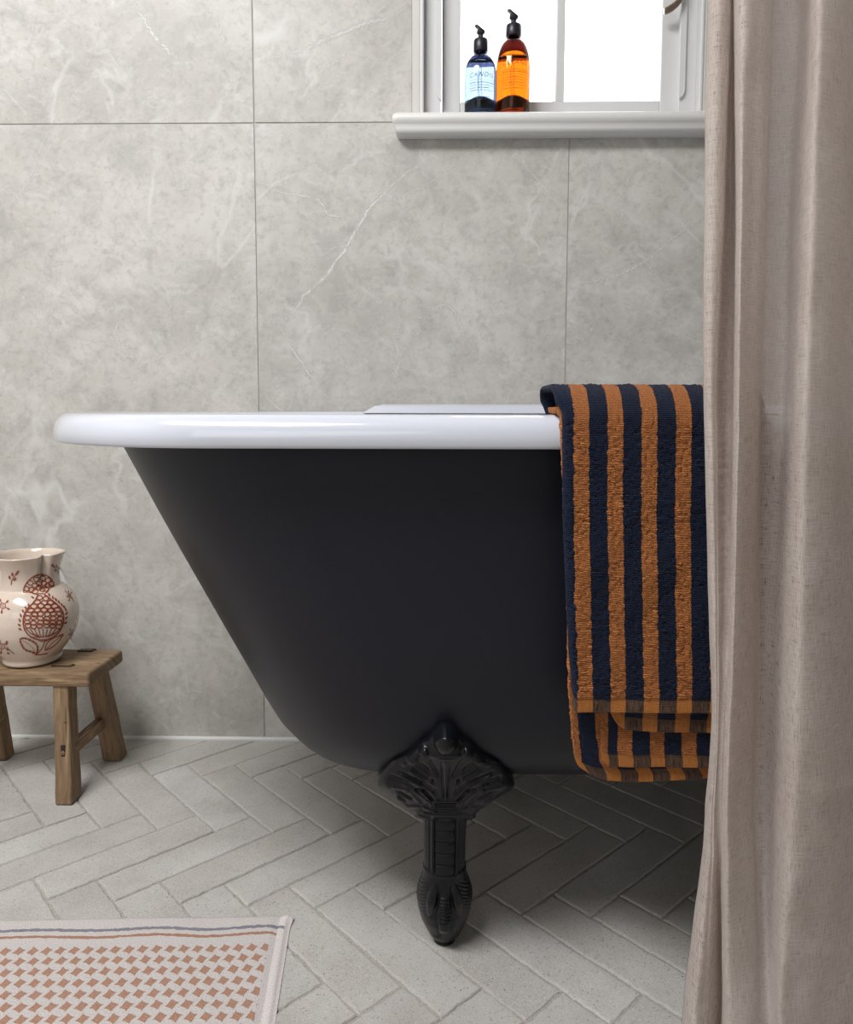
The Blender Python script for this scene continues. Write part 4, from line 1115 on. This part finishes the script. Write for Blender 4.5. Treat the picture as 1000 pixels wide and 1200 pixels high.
# middle panel
yo = RIMY-.011
eM = xedge([(484, 690), (830, 704.5), (878, 704), (890, 706)], yo)
zb3 = lambda u: zpy(0, interp(u, [0, .004, .008, .3], [884, 888.5, 890, 891]), yo)
us = np.linspace(0, .165, 90)
towel_sheet('middle_panel', .0108, .005, (us, lambda u, z: eM(z)+u, lambda u, z: -.001, zb3, lambda u: (u*1000 if u < .007 else (u-.007)*1000+22.0)), .5, 2, inside=.12)
# outer panel: front face, rolled left fold, and the returning layer behind it
yo = RIMY-.026
eT = xedge([(452, 672), (480, 672), (600, 672), (700, 674), (811, 677), (827, 677)], yo)
fr = .0050
arc = PI*fr; Lf = .175
roll = lambda z: interp(z, [zpy(0, 811, yo), zpy(0, 760, yo), zpy(0, 600, yo), zpy(0, 480, yo), zpy(0, 470, yo), zpy(0, 455, yo)], [.0010, .0040, .0068, .0068, .0120, .0135])
def ox(u, z):
    if u < Lf: return eT(z)+(Lf-u)
    if u < Lf+arc: return eT(z)-roll(z)*math.sin((u-Lf)/fr)
    return eT(z)+(u-Lf-arc)
def oy(u, z):
    if u < Lf: return 0.
    if u < Lf+arc: return .0043*(1-math.cos((u-Lf)/fr))
    return .0086
def obot(u):
    if u < Lf: return zpy(0, 827.5, yo)
    if u < Lf+arc: return zpy(0, 827.5-(u-Lf)/arc*8, yo)
    w = u-Lf-arc
    return zpy(0, interp(w, [0, .030, .036, .040, .048, .075, .2], [819, 820, 832, 840, 845, 847.5, 850]), yo+.012)
us = np.r_[np.linspace(0, Lf, 100, endpoint=False), np.linspace(Lf, Lf+arc, 22, endpoint=False), np.linspace(Lf+arc, Lf+arc+.16, 60)]
towel_sheet('front_panel', .0262, .0056, (us, ox, oy, obot, lambda u: (Lf-u)*1000+31.2*8 if u < Lf+.0 else (31.2*8-(u-Lf)*1000*(1.0))), 0.0, 3, inside=.09)

# ================================================================== CURTAIN
def build_curtain():
    Y0 = .615
    # vertical guide lines of the folds at six heights: x in the picture / depth offset
    ROW = [0, 230, 460, 700, 950, 1200]
    G = [((903,897,892,890,890,890), (.045,)*6), ((870,868,866,866,864,860), (.046,)*6), ((845,843,842,842,835,825), (.041,)*6), ((834,830,829,833,832,805), (.024,)*6),
         ((830,826,825,830,829,800), (.010,)*6), ((833,829,828,833,832,804), (0,)*6), ((845,838,834,838,835,815), (-.005,-.004,-.004,-.004,-.004,-.008)), ((855.5,847.5,840,842,838,828), (-.001,-.001,-.001,-.003,-.004,-.004)),
         ((857,850,842,845,840,838), (.012,.012,.007,.000,-.002,.004)), ((858.5,855,850,848,842,842.5), (.018,.019,.011,.002,-.002,.016)), ((860.5,861,858,853,844,845.5), (.012,.012,.007,.001,-.003,.010)), ((861,863,861,857,847,846), (-.003,-.003,-.002,-.003,-.005,-.005)),
         ((869,868,866,862,854,853), (-.018,-.018,-.016,-.013,-.011,-.014)), ((888,880,876,872,866,870), (-.018,-.012,-.007,-.002,-.001,-.016)), ((905,897,890,883,880,885), (-.009,-.006,.001,.008,.008,-.014)), ((906,899,893,889,885,893), (.026,.024,.020,.018,.016,-.011)),
         ((912,905,899,897,894,898), (.032,.030,.025,.021,.018,-.010)), ((935,926,920,908,902,903), (.028,.026,.022,.015,.012,-.011)), ((946,936,928,920,912,908), (.003,.003,.002,-.004,-.004,-.016)), ((957,949,941,936,926,914), (-.024,-.023,-.022,-.021,-.019,-.021)),
         ((972,966,960,955,948,930), (-.025,-.024,-.023,-.022,-.021,-.020)), ((988,986,978,978,975,960), (-.013,-.014,-.014,-.015,-.015,-.016)), ((1001,1000,996,998,1000,1000), (.008,.006,.004,.0,-.003,-.006)),
         ((1022,1020,1018,1020,1024,1030), (.014,.013,.012,.010,.008,.005)), ((1050,1050,1046,1050,1054,1060), (.010,)*6), ((1080,)*6, (-.012,)*6), ((1115,)*6, (-.02,)*6), ((1150,)*6, (.012,)*6), ((1200,)*6, (-.01,)*6), ((1250,)*6, (.0,)*6)]
    PXR = [catmull(np.array([[g[0][r_], g[1][r_]] for g in G], float), 9) for r_ in range(6)]
    nu = len(PXR[0]); zt, zb = 2.0, .012; nz = 240
    C = [(p[0], p[0], p[0], p[1], p[1], p[1]) for p in PXR[2]]
    zs = np.linspace(zt, zb, nz)
    edge_py = [-1700, 0, 100, 230, 460, 580, 700, 770, 840, 900, 950, 1000, 1100, 1200, 1420]; edge_px = [833, 830, 827.5, 826, 825, 827, 830, 831, 832, 829, 826, 822, 811, 800, 786]
    base_px = G[4][0]
    V = []; UV = []
    # arc length at mid height for UV
    mid = [at(c[1], 600, Y0+c[4]) for c in C]; cum = [0]
    for a, b_ in zip(mid[:-1], mid[1:]): cum.append(cum[-1]+(b_-a).length)
    for i in range(nu):
        c = C[i]; wl = max(0, 1-(max(c[1], 826)-826)/30)
        pr_ = catmull(np.array([[PXR[r_][i][0], PXR[r_][i][1]] for r_ in range(6)]), 12); rr_ = np.linspace(0, 1200, len(pr_))
        rr_ = np.r_[np.interp(np.linspace(0, 5, len(pr_)), range(6), ROW)]
        for j, z in enumerate(zs):
            py = proj((.25, Y0, z))[1]
            px = float(np.interp(py, rr_, pr_[:, 0])); yy = float(np.interp(py, rr_, pr_[:, 1]))
            if i > 36: yy = yy*1.5 if yy < .01 else yy+.005
            if py > 1200: px += (py-1200)*(-.07)*max(0, 1-(px-800)/200)
            px += wl*(interp(py, edge_py, edge_px)-interp(py, ROW, base_px)) if py <= 1200 else 0
            Yd = Y0+yy
            p = at(px, min(1300, max(-250, py)), Yd)
            q = Vector((p.x*16, i*.0, z*5)); x = p.x
            y = Yd+.0030*mnoise.noise(Vector((p.x*22, 1.7, z*7)))+.0012*mnoise.noise(Vector((p.x*60, 4, z*30)))+.0035*mnoise.noise(Vector((p.x*30+z*12, 8, z*22)))*interp(py, [900, 1150], [0, 1])
            # little crease low on the broad pleat
            if c[1] > 930 and c[1] < 1020: y -= .0035*math.exp(-((z-(at(950, 912, Y0).z-.10*(x-at(950, 912, Y0).x)))/.0040)**2)*math.exp(-((c[1]-985)/35)**2)
            V.append((x, y, z)); UV.append((cum[i]*1000, z*1000))
    o = mesh_obj('curtain', V, grid_faces(nu, nz), M['linen'], None, True, UV)
    root = empty('shower_curtain', (at(900, 600, Y0).x, Y0, 0), 'natural beige linen shower curtain hanging in folds beside the bath', 'curtain')
    o.name = 'drape'; o.data.name = 'drape'; adopt(o, root)
    # the cloth doubled back behind the right-hand pleats
    V3 = []; UV3 = []; nb = 40
    for t in np.linspace(0, 1, nb):
        for j in range(0, nz, 3):
            z = zs[j]; py = proj((.25, Y0, z))[1]; px0 = interp(py, ROW, [945, 936, 928, 920, 912, 908]); d_ = .030+.018*min(1, t*8)+.004*math.sin(t*30)
            p = at(px0+t*220, min(1300, max(-250, py)), Y0+d_); V3.append((p.x, Y0+d_, z)); UV3.append((900+t*160, z*1000))
    o3 = mesh_obj('back_fold', V3, grid_faces(nb, len(range(0, nz, 3))), M['linen'], None, True, UV3); adopt(o3, root)
    # turned side hem: stitched band along the second fold
    iA, iB = 7*9-3, 11*9-2
    V2 = []; UV2 = []
    n2 = 44
    for t in np.linspace(0, 1, n2):
        f = iA+t*(iB-iA); i0 = int(f); fr_ = f-i0
        for j in range(0, nz*3-2):
            jj = j/3; j0 = min(int(jj), nz-2); g_ = jj-j0
            P4 = [Vector(V[(i0+a_)*nz+j0+b_]) for a_ in (0, 1) for b_ in (0, 1)]
            p = P4[0].lerp(P4[1], g_).lerp(P4[2].lerp(P4[3], g_), fr_)
            py = proj(p)[1]; amp = interp(py, [180, 330, 520, 700, 860], [0, .6, 1, .6, 0])
            puck = .0016*amp*math.sin(p.z*2*PI/.0078+1.4*math.sin(p.z*75)+t*3)*math.sin(PI*t)**1.2
            rise = .0011*min(1, t/.08)*min(1, (1-t)/.08)
            V2.append((p.x, p.y-.0004-rise-puck, p.z)); UV2.append((500+t*22, p.z*1000))
    n2_ = nz*3-2
    h = mesh_obj('side_hem', V2, grid_faces(n2, n2_), M['linen'], None, True, UV2); adopt(h, root)
build_curtain()

# ---- rest of the room shell, outside the frame
for nm, a in (('wall_left', (-2.12, -2.02, -2.6, YW+.2, 0, 2.42)), ('wall_right', (2.2, 2.3, -2.6, YW+.2, 0, 2.42)), ('wall_front', (-2.12, 2.3, -2.7, -2.6, 0, 2.42)), ('ceiling', (-2.12, 2.3, -2.7, YW+.2, 2.42, 2.5))):
    o = box(nm, *a, M['plaster'], None, 0); o['kind'] = 'structure'
# ================================================================== LIGHT
wd = bpy.data.worlds.new('world'); scene.world = wd; wd.use_nodes = True
wt = wd.node_tree; bg = wt.nodes['Background']; bg.inputs[0].default_value = (.93,.965,1,1); bg.inputs[1].default_value = 2.8
def area(name, loc, target, sx, sy, power, col=(1,1,1)):
    l = bpy.data.lights.new(name, 'AREA'); l.shape = 'RECTANGLE'; l.size = sx; l.size_y = sy; l.energy = power; l.color = col
    o = bpy.data.objects.new(name, l); COL.objects.link(o); o.location = loc
    o.rotation_euler = (Vector(target)-Vector(loc)).to_track_quat('-Z', 'Y').to_euler(); return o
area('ceiling_light', (-.85, .08, 2.40), (-.6, .45, 0), 1.2, .8, 66, (.99,.992,1))
area('window_light', (-.9, -2.45, 1.55), (0, 1.4, .6), 1.7, 1.3, 9, (.93,.965,1))
vs = scene.view_settings; vs.view_transform = 'Standard'; vs.look = 'None'; vs.gamma = 1; vs.use_curve_mapping = False; vs.exposure = 0.52
